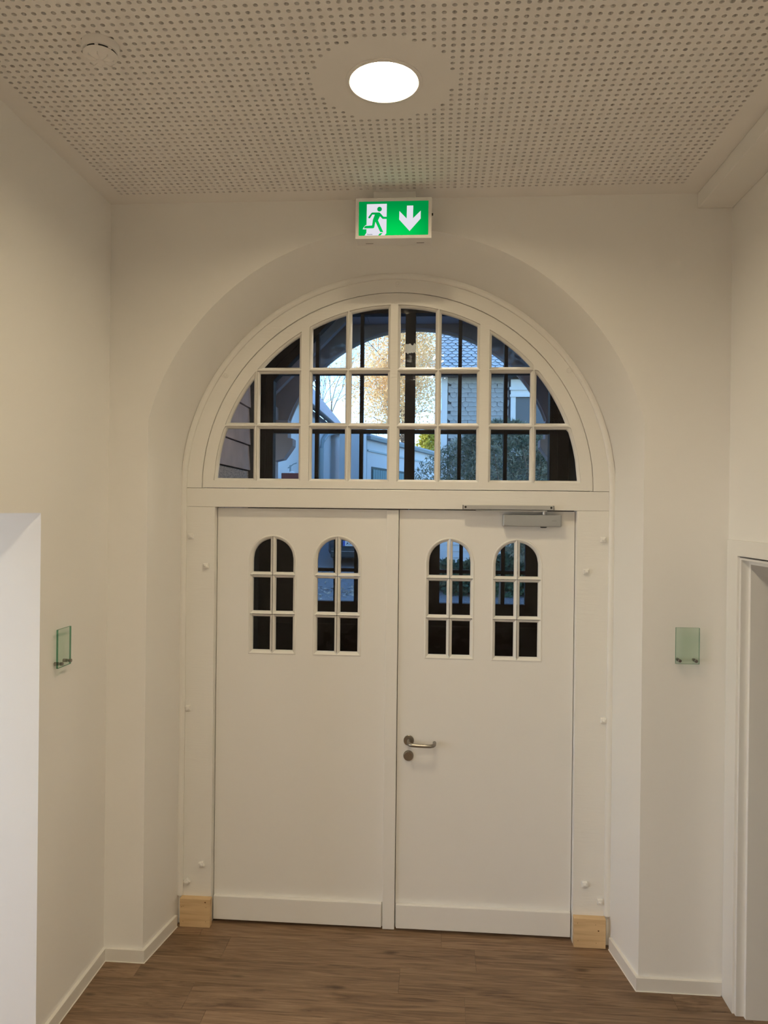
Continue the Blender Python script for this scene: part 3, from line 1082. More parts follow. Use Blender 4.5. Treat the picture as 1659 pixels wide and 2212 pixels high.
# outer glazed screen, upper part
S = AX
oc = root('window_2', (S, YO, 2.3), 'dark brown glazed screen with clipped upper corners beyond the fanlight', 'window', kind='structure')
HWS, ZC1, ZT, ZB2 = 1.096, 3.19, 3.722, 2.33
inner = [(S - HWS, ZB2), (S + HWS, ZB2), (S + HWS, ZC1), (S + HWS - (ZT - ZC1) * 0.96, ZT), (S - HWS + (ZT - ZC1) * 0.96, ZT), (S - HWS, ZC1)]
outer = [(VX0, 2.20), (VX1, 2.20), (VX1, 3.85), (VX0, 3.85)]
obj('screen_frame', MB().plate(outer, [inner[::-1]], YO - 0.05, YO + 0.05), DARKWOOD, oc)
i2 = [(S + (x - S) * 1.055, ZB2 - 0.03 if z == ZB2 else z + 0.03) for x, z in inner]
obj('screen_moulding', MB().plate([(S + (x - S) * 1.075, z + (0.05 if z > 3 else -0.05)) for x, z in inner], [i2[::-1]], YO - 0.065, YO - 0.05), DARKWOOD, oc)


def head(x):
    dx = abs(x - S)
    return ZT if dx < HWS - (ZT - ZC1) * 0.96 else ZC1 + (HWS - dx) / 0.96


mull = [S - 0.746, S - 0.387, S + 0.394, S + 0.7545]
for x in mull:
    obj('mullion', MB().box(x - 0.014, x + 0.014, YO - 0.03, YO + 0.03, ZB2, head(x) + 0.02), DARKWOOD, oc)
obj('centre_post', MB().box(S - 0.040, S + 0.040, YO - 0.045, YO + 0.045, ZB2, ZT), DARKWOOD, oc)
obj('transom', MB().box(S - HWS, S + HWS, YO - 0.029, YO + 0.029, 2.772, 2.802), DARKWOOD, oc)
obj('transom', MB().box(S - HWS, S + HWS, YO - 0.029, YO + 0.029, 3.241, 3.268), DARKWOOD, oc)
xs = [S - HWS, mull[0], mull[1], S, mull[2], mull[3], S + HWS]
for a, b in zip(xs[:-1], xs[1:]):
    for z0, z1 in ((ZB2, 2.787), (2.787, 3.255), (3.255, 4.0)):
        pl_ = [(a, z0), (b, z0), (b, min(z1, head(b)))]
        for xx in (S + HWS - (ZT - ZC1) * 0.96, S - HWS + (ZT - ZC1) * 0.96):
            if a < xx < b and head(xx) < z1:
                pl_.append((xx, head(xx)))
        pl_.append((a, min(z1, head(a))))
        if max(p[1] for p in pl_) - z0 > 0.02 and pl_[2][1] >= z0 - 1e-6 and pl_[-1][1] >= z0 - 1e-6:
            obj('pane', MB().prism(pl_, YO - 0.002, YO + 0.002), PANE, oc)
        elif max(p[1] for p in pl_) > z0:
            # corner light that the clipped corner turns into a triangle
            if head(a) < z0:
                xx = S - HWS + (z0 - ZC1) * 0.96
                t_ = [(xx, z0), (b, z0), (b, min(z1, head(b)))]
            else:
                xx = S + HWS - (z0 - ZC1) * 0.96
                t_ = [(a, z0), (xx, z0), (a, min(z1, head(a)))]
            obj('pane', MB().prism(t_, YO - 0.002, YO + 0.002), PANE, oc)

# outer doors, half glazed
for nm, s_, lab in (('door_3', -1, 'dark brown half glazed outer door leaf towards the parked car'), ('door_4', 1, 'dark brown half glazed outer door leaf towards the hedge')):
    d = root(nm, (S + s_ * 0.6, YO, 0), lab, 'door', kind='structure')
    xa, xb = sorted((S + s_ * 0.002, S + s_ * 1.23))
    ga, gb = sorted((S + s_ * 0.250, S + s_ * 0.921))
    obj('leaf', MB().plate([(xa, 0.0), (xb, 0.0), (xb, 2.2), (xa, 2.2)], [[(ga, 1.426), (ga, 2.1), (gb, 2.1), (gb, 1.426)]], YO - 0.03, YO + 0.03), DARKWOOD, d)
    for k in (1, 2, 3):
        x = S + s_ * (0.250 + 0.1645 * k + 0.004)
        obj('glazing_bar', MB().box(x - 0.014, x + 0.014, YO - 0.025, YO + 0.025, 1.426, 2.1), DARKWOOD, d)
    obj('glazing_bar', MB().box(ga, gb, YO - 0.024, YO + 0.024, 1.664, 1.691), DARKWOOD, d)
    obj('bolection', MB().box(xa + 0.16, xb - 0.16, YO - 0.045, YO - 0.03, 0.25, 1.25), DARKWOOD, d, bevel=0.008)
    for k in range(4):
        for z0, z1 in ((1.426, 1.678), (1.678, 2.1)):
            p0, p1 = sorted((S + s_ * (0.25 + 0.168 * k), S + s_ * (0.25 + 0.168 * (k + 1))))
            obj('pane', MB().box(p0, p1, YO - 0.002, YO + 0.002, z0, z1), PANE, d)

# torn paper stuck to the centre post
rng = random.Random(3)
top = [(S - 0.041 + 0.082 * k / 8, 3.478 + rng.uniform(-.012, .012)) for k in range(9)]
bot = [(S + 0.041 - 0.082 * k / 8, 3.405 + rng.uniform(-.010, .010)) for k in range(9)]
obj('torn_paper', MB().prism(top + bot, YO - 0.0505, YO - 0.0455), mat('cream_paper', (0.92, 0.84, 0.66), 0.8),
    label='torn cream paper strip stuck on the dark centre post', cat='paper')

# ------------------------------------------------------------------ outdoors
def gz(y_):
    return 0.08 + max(0.0, y_ - 8.0) * 0.11


ASPHALT = mat('asphalt', (0.25, 0.25, 0.26), 0.8, noise=(40, 0.25), bump=(90, 0.6, (1, 1, 1)))
GRAVEL = mat('gravel', (0.24, 0.23, 0.24), 0.9, noise=(55, 0.6), bump=(70, 1.0, (1, 1, 1)))
mb = MB()
ys = [5.86, 8.0, 12.0, 16, 22, 30, 60, 120]
for a, b in zip(ys[:-1], ys[1:]):
    mb.add([(-60, a, gz(a)), (60, a, gz(a)), (60, b, gz(b)), (-60, b, gz(b))], [(0, 1, 2, 3)])
obj('ground', mb, ASPHALT, kind='structure', label='grey asphalt street rising away from the porch', cat='street', recalc=False)
mb = MB()
for a, b in ((11.0, 13.2), (13.2, 14.95)):
    mb.add([(-0.35, a, gz(a) + .012), (4.5, a, gz(a) + .012), (4.5, b, gz(b) + .012), (-0.15, b, gz(b) + .012)], [(0, 1, 2, 3)])
obj('gravel_bed', mb, GRAVEL, kind='structure', label='gravel bed in front of the ivy hedge', cat='gravel', recalc=False)

# porch
po = root('porch', (S, 6.7, 0.05), 'mauve grey timber porch with an arched front board and corbel brackets', 'porch')
PY = 7.40
zr, xr_ = 4.06, 0.72
arcp = [(S + 1.392 * math.cos(t), 2.626 + 1.392 * math.sin(t)) for t in [math.pi * (0.905 - 0.81 * k / 40) for k in range(41)]]
xe = 1.66
board = [(S - xe, 3.08), (S - xe, 3.17), (S - xr_ - .02, zr + .08), (S + xr_ + .02, zr + .08), (S + xe, 3.17), (S + xe, 3.08), (arcp[-1][0] + .0, 3.04)] + arcp[::-1] + [(arcp[0][0], 3.04)]
obj('arch_board', MB().prism(board, PY, PY + 0.05), MAUVED, po)
lip = [[(x, PY + 0.048, z) for x, z in arcp], [(x, PY + 0.075, z) for x, z in arcp],
       [(S + (x - S) * 0.985, PY + 0.075, z - 0.018 * (z - 2.9)) for x, z in arcp], [(S + (x - S) * 0.985, PY + 0.048, z - 0.018 * (z - 2.9)) for x, z in arcp]]
obj('arch_lip', MB().loft([list(q) for q in zip(*lip)], True, True), mat('pale_grey_paint', (0.42, 0.42, 0.44), 0.6), po)
for s_ in (-1, 1):
    n_ = Vector((s_ * 0.707, 0, 0.707))
    a, b = Vector((S + s_ * xr_, 0, zr)), Vector((S + s_ * (xe + .12), 0, zr - (xe + .12 - xr_)))
    for k in range(6):                                   # soffit planks run along the slope
        t0, t1 = k / 6, (k + 1) / 6
        p, q = a + (b - a) * t0, a + (b - a) * (t1 - 0.004)
        poly = [(p.x, p.z), (q.x, q.z), (q.x + n_.x * .02, q.z + n_.z * .02), (p.x + n_.x * .02, p.z + n_.z * .02)]
        obj('soffit_board', MB().prism(poly, 5.86, PY), MAUVED, po)
    p, q = a + n_ * .0205, b + n_ * .0205
    obj('soffit_backing', MB().prism([(p.x, p.z), (q.x, q.z), (q.x + n_.x * .02, q.z + n_.z * .02), (p.x + n_.x * .02, p.z + n_.z * .02)], 5.86, PY + 0.05), MAUVED, po)
    for yy in (6.45, 7.05):
        p, q = a, b
        poly = [(p.x, p.z), (q.x, q.z), (q.x - n_.x * .07, q.z - n_.z * .07), (p.x - n_.x * .07, p.z - n_.z * .07)]
        obj('rafter', MB().prism(poly, yy, yy + 0.08), MAUVED, po)
    # corbel
    cb = [(0, 2.64), (0.10, 2.665), (0.155, 2.74), (0.195, 2.80), (0.195, 2.872), (0.145, 2.878), (0.145, 3.06), (0.02, 3.06), (0.02, 2.93), (-0.06, 2.80), (-0.06, 2.66)]
    X0 = S + s_ * (1.232 + 0.192)
    obj('corbel', MB().prism([(X0 - s_ * q[0], q[1]) for q in cb], 7.22, 7.39), MAUVED, po, bevel=0.006)
    obj('porch_post', MB().box(X0 + s_ * .06 - 0.07, X0 + s_ * .06 + 0.07, 7.22, 7.40, gz(7.3) - .01, 3.2), MAUVED, po)
    obj('eaves_beam', MB().box(X0 + s_ * .06 - 0.05, X0 + s_ * .06 + 0.05, 5.86, 7.22, 2.98, 3.10), MAUVED, po)
for k in range(6):
    x0 = S - xr_ + 2 * xr_ * k / 6
    obj('ceiling_board', MB().box(x0, x0 + 2 * xr_ / 6 - 0.004, 5.86, PY, zr, zr + 0.02), MAUVED, po)
obj('ceiling_backing', MB().box(S - xr_, S + xr_, 5.86, PY + .05, zr + 0.0205, zr + 0.04), MAUVED, po)
obj('porch_roof', MB().prism([(S, 5.05), (S - 2.1, 2.95), (S - 2.1, 2.99), (S, 5.10), (S + 2.1, 2.99), (S + 2.1, 2.95)], 5.86, 7.6),
    mat('slate_dark', (0.05, 0.055, 0.065), 0.6), po)

# slate house on the right
SLATE = mat('grey_slate', (0.40, 0.395, 0.39), 0.5, noise=(1.7, 0.3))
SLATER = mat('roof_slate', (0.60, 0.61, 0.63), 0.38, noise=(2.3, 0.22))
WHITEP = mat('white_exterior_paint', (0.80, 0.80, 0.80), 0.6)
GUTTER = mat('green_gutter', (0.045, 0.075, 0.075), 0.45)
sh = root('slate_house', (2.4, 15.2, 0.9), 'house clad in grey slates with a scalloped slate roof and white window', 'house')
HX0_, HX1_, HY, HZE = 0.12, 5.2, 15.0, 4.98
BACKW = mat('house_backing', (0.10, 0.10, 0.11), 0.9)
obj('wall', MB().box(HX0_, HX1_, HY + 0.03, HY + 6, 0.6, HZE), BACKW, sh)
obj('gutter', MB().tube([(HX0_ - 0.2, HY - 0.28, HZE - 0.035), (HX1_ + .2, HY - 0.28, HZE - 0.035)], 0.055, 10), GUTTER, sh, smooth=True)
obj('eaves_board', MB().box(HX0_ - 0.15, HX1_ + .1, HY - 0.26, HY + 0.03, HZE - 0.06, HZE - 0.03), mat('dark_eaves', (0.05, 0.05, 0.05), 0.7), sh)
rp = R(52)
rd = Vector((0, math.cos(rp), math.sin(rp)))
mb = MB()
e0 = Vector((0, HY - 0.33, HZE - 0.02))
e1 = e0 + rd * 5
for dx in (HX0_ - 0.15, HX1_ + 0.2):
    pass
mb.loft([[(HX0_ - .12, e0.y, e0.z), (HX1_ + .2, e0.y, e0.z)], [(HX0_ - .12, e1.y, e1.z), (HX1_ + .2, e1.y, e1.z)]], closed=False)
obj('roof_deck', mb, BACKW, sh)
# a slate: scalloped lower edge
sc_ = [(-0.5, 0.0), (-0.46, -0.30), (-0.30, -0.52), (0.0, -0.62), (0.30, -0.52), (0.46, -0.30), (0.5, 0.0), (0.5, 0.55), (-0.5, 0.55)]
rng = random.Random(11)
SLEDGE = mat('slate_edge_shade', (0.035, 0.045, 0.055), 0.8)  # shade in the slate joints, put into the colour of the edge faces


def slate_mesh(name, poly, th, m_):
    me = rawmesh(name, MB().prism(poly, -th / 2, th / 2, 'z'), m_)
    me.materials.append(SLEDGE)
    for p_ in me.polygons:
        if abs(p_.normal.z) < 0.5:
            p_.material_index = 1
    return me


slr = slate_mesh('roof_slate', [(a * 0.152, b * 0.135) for a, b in sc_], 0.016, SLATER)
nrow = 0
vis = []
for j in range(19):
    for i in range(17):
        x = HX0_ - 0.06 + 0.158 * i + (0.079 if j % 2 else 0) + rng.uniform(-.006, .006)
        p = e0 + rd * (0.06 + 0.088 * j) + Vector((x, 0, 0))
        vis.append(p)
for p in vis:
    nrm = Vector((0, -math.sin(rp), math.cos(rp)))
    q = p + nrm * 0.02
    inst('roof_slate', slr, q, sh, rot=(rp - R(8) + rng.uniform(-.02, .02), rng.uniform(-.03, .03), rng.uniform(-.06, .06)))
slw = [slate_mesh('wall_slate', [(a * w, b * 0.125) for a, b in sc2], 0.014, SLATE) for w, sc2 in (
    (0.126, sc_), (0.116, [(-0.5, -0.5), (0.5, -0.5), (0.5, 0.6), (-0.5, 0.6)]), (0.122, [(-0.5, -0.35), (-0.2, -0.55), (0.5, -0.5), (0.5, 0.6), (-0.5, 0.6)]))]
WX0, WX1, WZ0, WZ1 = 1.500, 2.33, 3.30, 4.86          # window
for j in range(26):
    zz = HZE - 0.13 - 0.094 * j
    for i in range(12):
        x = HX0_ + 0.17 + 0.118 * i + (0.055 if j % 2 else 0) + rng.uniform(-.012, .012)
        if x > WX0 - 0.08:
            continue
        inst('wall_slate', rng.choice(slw), (x, HY + 0.015 - 0.0, zz), sh, rot=(R(90) - R(7), 0, rng.uniform(-.06, .06)))
obj('corner_board', MB().box(HX0_ - 0.03, HX0_ + 0.095, HY - 0.03, HY + 0.05, 0.8, HZE - 0.06), WHITEP, sh)
win = root('x', (0, 0, 0), None, None)
bpy.data.objects.remove(win)
wi = obj('window', MB().plate([(WX0, WZ0), (WX1, WZ0), (WX1, WZ1), (WX0, WZ1)], [[(WX0 + .10, WZ0 + .1), (WX0 + .10, WZ1 - .34), (WX1 - .1, WZ1 - .34), (WX1 - .1, WZ0 + .1)]], HY - 0.06, HY + 0.04), WHITEP, sh)
obj('window_head', MB().box(WX0 - 0.03, WX1 + 0.03, HY - 0.10, HY - 0.06, WZ1 - 0.22, WZ1 - 0.16).box(WX0 - 0.02, WX1 + 0.02, HY - 0.085, HY - 0.06, WZ1 - 0.36, WZ1 - 0.31), WHITEP, wi)
obj('blind', MB().box(WX0 + .1, WX1 - .1, HY - 0.02, HY - 0.01, WZ0 + .1, WZ1 - .34), mat('grey_blind', (0.12, 0.13, 0.145), 0.4), wi)
for x in (0,):
    obj('wall_right_of_window', MB().box(WX1, HX1_, HY - 0.01, HY + 0.03, 2.4, HZE - 0.06), WHITEP, sh)
# pale weatherboards on the lower wall
for j in range(11):
    z0 = 0.95 + 0.13 * j
    obj('weatherboard', MB().prism([(HY + 0.03, z0), (HY - 0.022, z0), (HY - 0.004, z0 + 0.128), (HY + 0.03, z0 + 0.128)], HX0_ - 0.6, HX1_, 'x'), WHITEP, sh)

# long white house on the left with slate roof, and its lower annexes
SLATEF = grain('far_slate_roof', (0.30, 0.33, 0.40), (0.46, 0.50, 0.58), (1.2, 1.2, 26), 0.45)
WHITEH = mat('white_render', (0.78, 0.79, 0.80), 0.8, noise=(1.5, 0.03))
wh = root('white_house', (-6, 15, 0.8), 'long white rendered house with a dark slate roof and bent downpipe', 'house')
WX, EZ = -3.0, 4.66
obj('wall', MB().box(-9, WX - 0.12, 8.6, 26.8, 0.0, EZ), WHITEH, wh)
obj('roof', MB().prism([(WX + 0.05, EZ - 0.06), (WX + 0.05, EZ + 0.02), (-6.0, EZ + 3.7), (-9.2, EZ - .02), (-9.2, EZ - 0.1), (-6.0, EZ + 3.55)], 8.3, 27.0), SLATEF, wh)
obj('gutter', MB().tube([(WX + 0.06, 8.3, EZ - 0.05), (WX + 0.06, 27.0, EZ - 0.05)], 0.06, 8), mat('dark_gutter', (0.03, 0.035, 0.04), 0.5), wh, smooth=True)
obj('downpipe', MB().tube([(WX + 0.06, 23.0, EZ - 0.1), (WX - 0.02, 21.2, EZ - 0.22), (WX - 0.04, 20.0, EZ - 0.42), (WX - 0.06, 19.5, EZ - 0.62), (WX - 0.07, 19.3, EZ - 0.85), (WX - 0.07, 19.3, gz(19.3))], 0.06, 8),
    mat('pale_zinc', (0.42, 0.52, 0.55), 0.5), wh, smooth=True)
an = root('garage_annex', (-1.3, 24.5, 1.6), 'low white annex with a teal boarded garage door', 'garage')
P0, P1 = Vector((-2.15, 22.45, 0)), Vector((0.6, 31.2, 0))
dv = (P1 - P0).normalized()
nv = Vector((dv.y, -dv.x, 0))      # towards the street


def slab(t0, t1, z0, z1, o0, o1):
    L_ = (P1 - P0).length
    a, b = P0 + dv * (L_ * t0), P0 + dv * (L_ * t1)
    q = [a + nv * o0, b + nv * o0, b + nv * o1, a + nv * o1]
    return MB().prism([(p.x, p.y) for p in q], z0, z1, 'z')


obj('wall', slab(0, 1, 0.5, 4.42, -0.3, 0.0), WHITEH, an)
obj('gable_bay', MB().box(-2.86, -2.16, 21.3, 22.4, 0.5, 4.66), WHITEH, an)
obj('eaves_gutter', slab(-0.01, 1, 4.36, 4.46, -0.05, 0.16), mat('zinc', (0.22, 0.27, 0.28), 0.5), an)
obj('fascia', slab(0, 1, 4.0, 4.05, 0.0, 0.05), mat('pale_zinc', (0.4, 0.5, 0.5), 0.5), an)
obj('roof', slab(-0.01, 1, 4.46, 4.52, -0.5, 0.14), SLATEF, an)
gd = obj('garage_door', slab(0.04, 0.40, 1.2, 3.54, 0.0, 0.02), mat('dark_teal', (0.04, 0.08, 0.08), 0.6), an)
TEAL = mat('teal_boards', (0.18, 0.32, 0.34), 0.6)
for k in range(16):
    t0 = 0.047 + 0.0218 * k
    obj('door_board', slab(t0, t0 + 0.0195, 1.2, 3.46, 0.02, 0.045), TEAL, gd)

# signboard and lamp in front of the white house
sb = root('signboard', (-2.78, 13.9, 2.45), 'dark red signboard with a white lamp hood in front of the white house', 'sign')
RED = mat('dark_red_paint', (0.12, 0.012, 0.010), 0.5, noise=(14, 0.3))
obj('board', MB().box(-2.99, -2.55, 13.88, 13.93, 2.45, 2.865), RED, sb, bevel=0.01)
obj('lamp_hood', MB().lathe([(0.06, 0.0), (0.055, 0.02), (0.03, 0.032)], (-2.78, 13.87, 2.862), 18, 'z'), WHITEP, sb, smooth=True)
obj('post', MB().box(-2.80, -2.75, 13.93, 13.97, gz(13.95) - .02, 2.8), RED, sb)
lp = root('street_lamp', (-2.92, 14.4, gz(14.4)), 'thin grey street lamp with a curved arm in front of the white house', 'street lamp')
ZN = mat('grey_metal', (0.28, 0.34, 0.36), 0.5)
obj('pole', MB().tube([(-2.92, 14.4, gz(14.4)), (-2.92, 14.4, 3.05)], 0.018, 8), ZN, lp)
obj('arm', MB().tube([(-2.97, 14.4, 2.99), (-2.92, 14.4, 3.02), (-2.86, 14.4, 3.07), (-2.79, 14.4, 3.095)], 0.012, 6), ZN, lp)

# parked car
CARB = mat('dark_blue_car_paint', (0.018, 0.035, 0.055), 0.25, metal=0.3)
car = root('car', (-1.52, 17.5, gz(17)), 'dark blue parked car showing its number plate', 'car')
g = gz(15.7)


def car_ring(y_, z0, z1, hw, rr=0.12):
    return [(-1.52 + a * hw, y_, z0 + (z1 - z0) * b) for a, b in ((-0.92, 0.0), (0.92, 0.0), (1.0, 0.15), (1.0, 0.62), (0.97, 0.82), (0.88, 1.0), (-0.88, 1.0), (-0.97, 0.82), (-1.0, 0.62), (-1.0, 0.15))]


rings = [car_ring(15.62, g + 0.30, g + 0.72, 0.74), car_ring(15.70, g + 0.24, g + 0.86, 0.80), car_ring(15.85, g + 0.22, g + 0.95, 0.82), car_ring(16.9, g + 0.30, g + 1.06, 0.83),
         car_ring(18.6, g + 0.48, g + 1.22, 0.83), car_ring(19.4, g + 0.56, g + 1.28, 0.80), car_ring(19.6, g + 0.66, g + 1.16, 0.72)]
cb = obj('body', MB().loft(rings, True, True), CARB, car, smooth=True)
cab = [car_ring(16.2, g + 0.95, g + 1.02, 0.74), car_ring(16.75, g + 1.0, g + 1.48, 0.62), car_ring(17.9, g + 1.1, g + 1.62, 0.62), car_ring(18.9, g + 1.2, g + 1.32, 0.70)]
obj('cabin', MB().loft(cab, True, True), mat('car_glass', (0.02, 0.03, 0.035), 0.08), car, smooth=True)
obj('bumper', MB().box(-2.26, -0.78, 15.56, 15.68, g + 0.20, g + 0.42), mat('car_bumper', (0.025, 0.035, 0.04), 0.45), car, bevel=0.03)
obj('bumper_strip', MB().box(-2.24, -0.80, 15.545, 15.57, g + 0.335, g + 0.35), mat('strip_grey', (0.25, 0.28, 0.3), 0.4), car)
pt = obj('number_plate', MB().box(-1.985, -1.465, 15.53, 15.56, g + 0.46, g + 0.57), mat('plate_white', (0.80, 0.82, 0.82), 0.5), car)
obj('plate_band', MB().box(-1.984, -1.940, 15.526, 15.531, g + 0.461, g + 0.569), mat('plate_blue', (0.01, 0.10, 0.55), 0.5), pt)
for k, hh in enumerate((0.03, 0.045, 0.025, 0.05, 0.04, 0.05)):
    x = -1.915 + 0.072 * k
    obj('plate_glyph', MB().prism([(x, g + 0.487), (x + 0.012, g + 0.487), (x + 0.03, g + 0.487 + hh), (x + 0.045, g + 0.487), (x + 0.052, g + 0.50), (x + 0.034, g + 0.535), (x + 0.02, g + 0.535)], 15.526, 15.531), BLACK, pt)
for sx_ in (-2.18, -0.98):
    obj('headlamp', MB().box(sx_, sx_ + 0.16, 15.63, 15.75, g + 0.60, g + 0.74), mat('lamp_glass', (0.35, 0.4, 0.42), 0.2), car, bevel=0.03)
for sx_ in (-2.30, -0.90):
    for yy in (16.4, 18.8):
        obj('wheel', MB().cyl((sx_, yy, gz(yy) + 0.30), 0.30, 0, 0.17, 'x', 24), BLACK, car)

# ------------------------------------------------------------------ planting
nprng = np.random.default_rng(5)


def leaves(centres, size, asp, flat=0.0, droop=0.0):
    """one small folded leaf at each centre, random turn"""
    n = len(centres)
    d = nprng.normal(size=(n, 3))
    d[:, 2] = d[:, 2] * (1 - flat) - droop
    d /= np.linalg.norm(d, axis=1, keepdims=True)
    e = np.cross(d, nprng.normal(size=(n, 3)))
    e /= np.linalg.norm(e, axis=1, keepdims=True)
    nn = np.cross(d, e)
    s_ = size * nprng.uniform(0.6, 1.3, size=(n, 1))
    w = s_ * asp
    v = np.stack([centres, centres + d * s_ * 0.5 + e * w * 0.5 + nn * w * .12, centres + d * s_, centres + d * s_ * 0.5 - e * w * 0.5 + nn * w * .12], 1).reshape(-1, 3)
    f = np.arange(4 * n).reshape(-1, 4)
    mb = MB()
    mb.v = [tuple(q) for q in v]
    mb.f = [tuple(q) for q in f]
    mb.m = [0] * n
    return mb


def leafmat(name, c0, c1, scale, trans=0.35):
    m = bpy.data.materials.new(name)
    m.use_nodes = True
    nt = m.node_tree
    b = nt.nodes['Principled BSDF']
    b.inputs['Roughness'].default_value = 0.6
    b.inputs['Specular IOR Level'].default_value = 0.2
    tc = nt.nodes.new('ShaderNodeTexCoord')
    n = nt.nodes.new('ShaderNodeTexNoise')
    n.inputs['Scale'].default_value = scale
    n.inputs['Detail'].default_value = 4
    r = nt.nodes.new('ShaderNodeValToRGB')
    r.color_ramp.elements[0].position = 0.35
    r.color_ramp.elements[1].position = 0.65
    r.color_ramp.elements[0].color = (*c0, 1)
    r.color_ramp.elements[1].color = (*c1, 1)
    nt.links.new(tc.outputs['Object'], n.inputs['Vector'])
    nt.links.new(n.outputs['Fac'], r.inputs['Fac'])
    nt.links.new(r.outputs[0], b.inputs['Base Color'])
    tl = nt.nodes.new('ShaderNodeBsdfTranslucent')
    nt.links.new(r.outputs[0], tl.inputs[0])
    mx = nt.nodes.new('ShaderNodeMixShader')
    mx.inputs[0].default_value = trans
    nt.links.new(b.outputs[0], mx.inputs[1])
    nt.links.new(tl.outputs[0], mx.inputs[2])
    nt.links.new(mx.outputs[0], nt.nodes['Material Output'].inputs[0])
    return m


GOLD = leafmat('golden_leaf', (0.80, 0.52, 0.26), (0.95, 0.78, 0.45), 1.2, 0.5)
BARK = mat('bark', (0.20, 0.14, 0.10), 0.9)
NEEDLE = leafmat('conifer_green', (0.11, 0.15, 0.10), (0.46, 0.45, 0.34), 7.0, 0.35)
IVY = leafmat('ivy_green', (0.035, 0.085, 0.06), (0.15, 0.24, 0.15), 7.0, 0.25)
YELLOW = leafmat('yellow_green', (0.45, 0.42, 0.06), (0.65, 0.60, 0.12), 3.0, 0.4)


def grow(base, height, spread, seed, levels=4, lean=(0, 0, 0), r0=0.16, nk=4):
    """branching skeleton; returns list of (path, radii) and tip points"""
    rg = random.Random(seed)
    segs, tips = [], []

    def rec(p, d, L_, r, lv):
        pts, rs = [p], [r]
        q = p
        dd = d
        for k in range(4):
            dd = (dd + Vector((rg.uniform(-.14, .14), rg.uniform(-.14, .14), rg.uniform(-.05, .12)))).normalized()
            q = q + dd * (L_ / 4)
            pts.append(q)
            rs.append(r * (1 - 0.11 * (k + 1)))
            if lv <= levels - 2:
                tips.append(q)
        segs.append((pts, rs))
        if lv == 0:
            return
        for k in range(nk):
            t = rg.uniform(0.4, 1.0) if k else 1.0
            i = min(4, max(1, round(t * 4)))
            a = rg.uniform(0, 2 * math.pi)
            o_ = dd.orthogonal().normalized()
            o2 = dd.cross(o_)
            side = math.cos(a) * o_ + math.sin(a) * o2
            nd = (dd + side * rg.uniform(0.45, 0.95) * spread).normalized()
            rec(pts[i], nd, L_ * rg.uniform(0.55, 0.78), rs[i] * 0.62, lv - 1)
    rec(Vector(base), (Vector((0, 0, 1)) + Vector(lean)).normalized(), height, r0, levels)
    return segs, tips


def tree(name, base, height, spread, seed, leafn, lsize, lmat, label, levels=4, lean=(0, 0, 0), r0=0.16, group=None, jitter=0.5, keep=None, zlim=None):
    t = root(name, base, label, 'tree', group=group)
    segs, tips = grow(base, height, spread, seed, levels, lean, r0)
    tr_, br_ = MB(), MB()
    for k, (p, r_) in enumerate(segs):
        (tr_ if k == 0 else br_).tube(p, r_, 6 if k < 30 else 4, False)
    obj('trunk', tr_, BARK, t, smooth=True)
    obj('branches', br_, BARK, t, smooth=True, kind='stuff', recalc=False)
    if leafn:
        tp = np.array([tuple(q) for q in tips])
        if keep is not None:
            tp = tp[keep(tp)]
        c = tp[nprng.integers(0, len(tp), leafn)] + nprng.normal(scale=jitter, size=(leafn, 3))
        obj('foliage', leaves(c, lsize, 0.7), lmat, t, kind='stuff', recalc=False)
    return t


tree('autumn_tree', (-1.3, 40.0, gz(40)), 3.9, 1.0, 21, 30000, 0.11, GOLD, 'tall autumn tree with golden leaves rising behind the white annex', levels=5, lean=(-0.10, 0, 0), r0=0.24, jitter=0.55)
tree('bare_tree', (-5.0, 30.0, gz(30)), 3.2, 0.62, 5, 500, 0.10, GOLD, 'nearly bare tree with thin twigs above the slate roof', levels=5, lean=(0.06, 0, 0), r0=0.13, jitter=0.5)


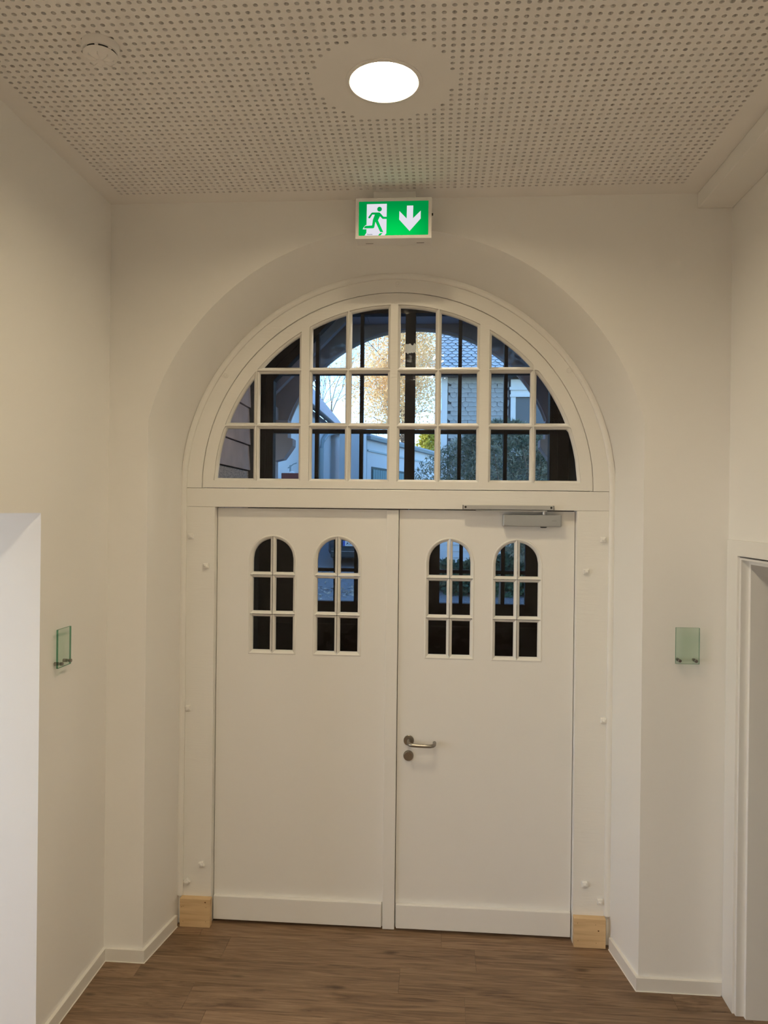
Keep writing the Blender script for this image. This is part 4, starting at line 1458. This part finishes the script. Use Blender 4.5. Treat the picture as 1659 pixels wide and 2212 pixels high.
def shrub(name, centre, rx, ry, z0, z1, n, size, asp, lm, label, cat, seed, group=None, cone=0.5, droop=0.0, stems=4, cull=None):
    rg = np.random.default_rng(seed)
    t = root(name, (centre[0], centre[1], z0), label, cat, group=group)
    u = rg.uniform(0, 1, n)
    z = z0 + (z1 - z0) * u
    prof = (1 - cone * u) * np.sqrt(np.clip(1 - u ** 4, 0.02, 1))
    a = rg.uniform(0, 2 * np.pi, n)
    lump = 1 + 0.16 * np.sin(3 * a + 7 * u) + 0.12 * np.sin(5 * a - 11 * u + 1)
    r_ = np.sqrt(rg.uniform(0.25, 1, n)) * prof * lump
    c = np.stack([centre[0] + rx * r_ * np.cos(a), centre[1] + ry * r_ * np.sin(a), z], 1)
    if cull:
        c = c[~cull(c)]
    obj('foliage', leaves(c, size, asp, droop=droop), lm, t, kind='stuff', recalc=False)
    for k in range(stems):
        rr = random.Random(seed * 10 + k)
        x, y_ = centre[0] + rr.uniform(-.3, .3) * rx, centre[1] - ry * rr.uniform(0.1, 0.7)
        obj('stem', MB().tube([(x, y_, z0), (x + rr.uniform(-.1, .1), y_, z0 + (z1 - z0) * .5), (x + rr.uniform(-.2, .2), y_, z0 + (z1 - z0) * .85)], [0.025, 0.016, 0.006], 6), BARK, t)
    return t


shrub('conifer_hedge', (1.12, 11.9), 1.55, 0.60, gz(11.9), 3.62, 70000, 0.075, 0.22, NEEDLE, 'feathery green conifer hedge in front of the slate house', 'hedge', 2, None, 0.12, 0.1, 9, cull=lambda c: (c[:, 2] < 2.2 - 0.6 * c[:, 0]))
shrub('ivy_hedge', (1.1, 13.4), 1.25, 0.40, gz(13.3), 1.62, 11000, 0.085, 0.8, IVY, 'low ivy hedge along the gravel bed under the white weatherboards', 'hedge', 6, None, 0.1, 0.1, 5, cull=lambda c: (c[:, 2] > 1.14 + 0.25 * c[:, 0] + 0.06 * np.sin(9 * c[:, 0])))
shrub('yellow_shrub', (-0.35, 34.0), 0.75, 0.6, gz(34), 5.95, 5000, 0.15, 0.6, YELLOW, 'yellow green shrub showing above the garage annex', 'shrub', 9, None, 0.15, 0.0, 2)

# fallen leaves on the asphalt
pts = []
for k in range(420):
    yy = nprng.uniform(11.5, 15.3)
    if nprng.uniform() < 0.55:
        yy = nprng.normal(13.2, 0.18)
    xx = nprng.uniform(-2.5, -0.6)
    pts.append((xx, yy, gz(yy) + 0.012))
obj('fallen_leaves', leaves(np.array(pts), 0.075, 0.7, flat=0.9), leafmat('pale_leaf', (0.38, 0.36, 0.34), (0.62, 0.56, 0.48), 3.0, 0.1), kind='stuff',
    label='fallen pale leaves scattered over the asphalt street', cat='leaves', recalc=False)
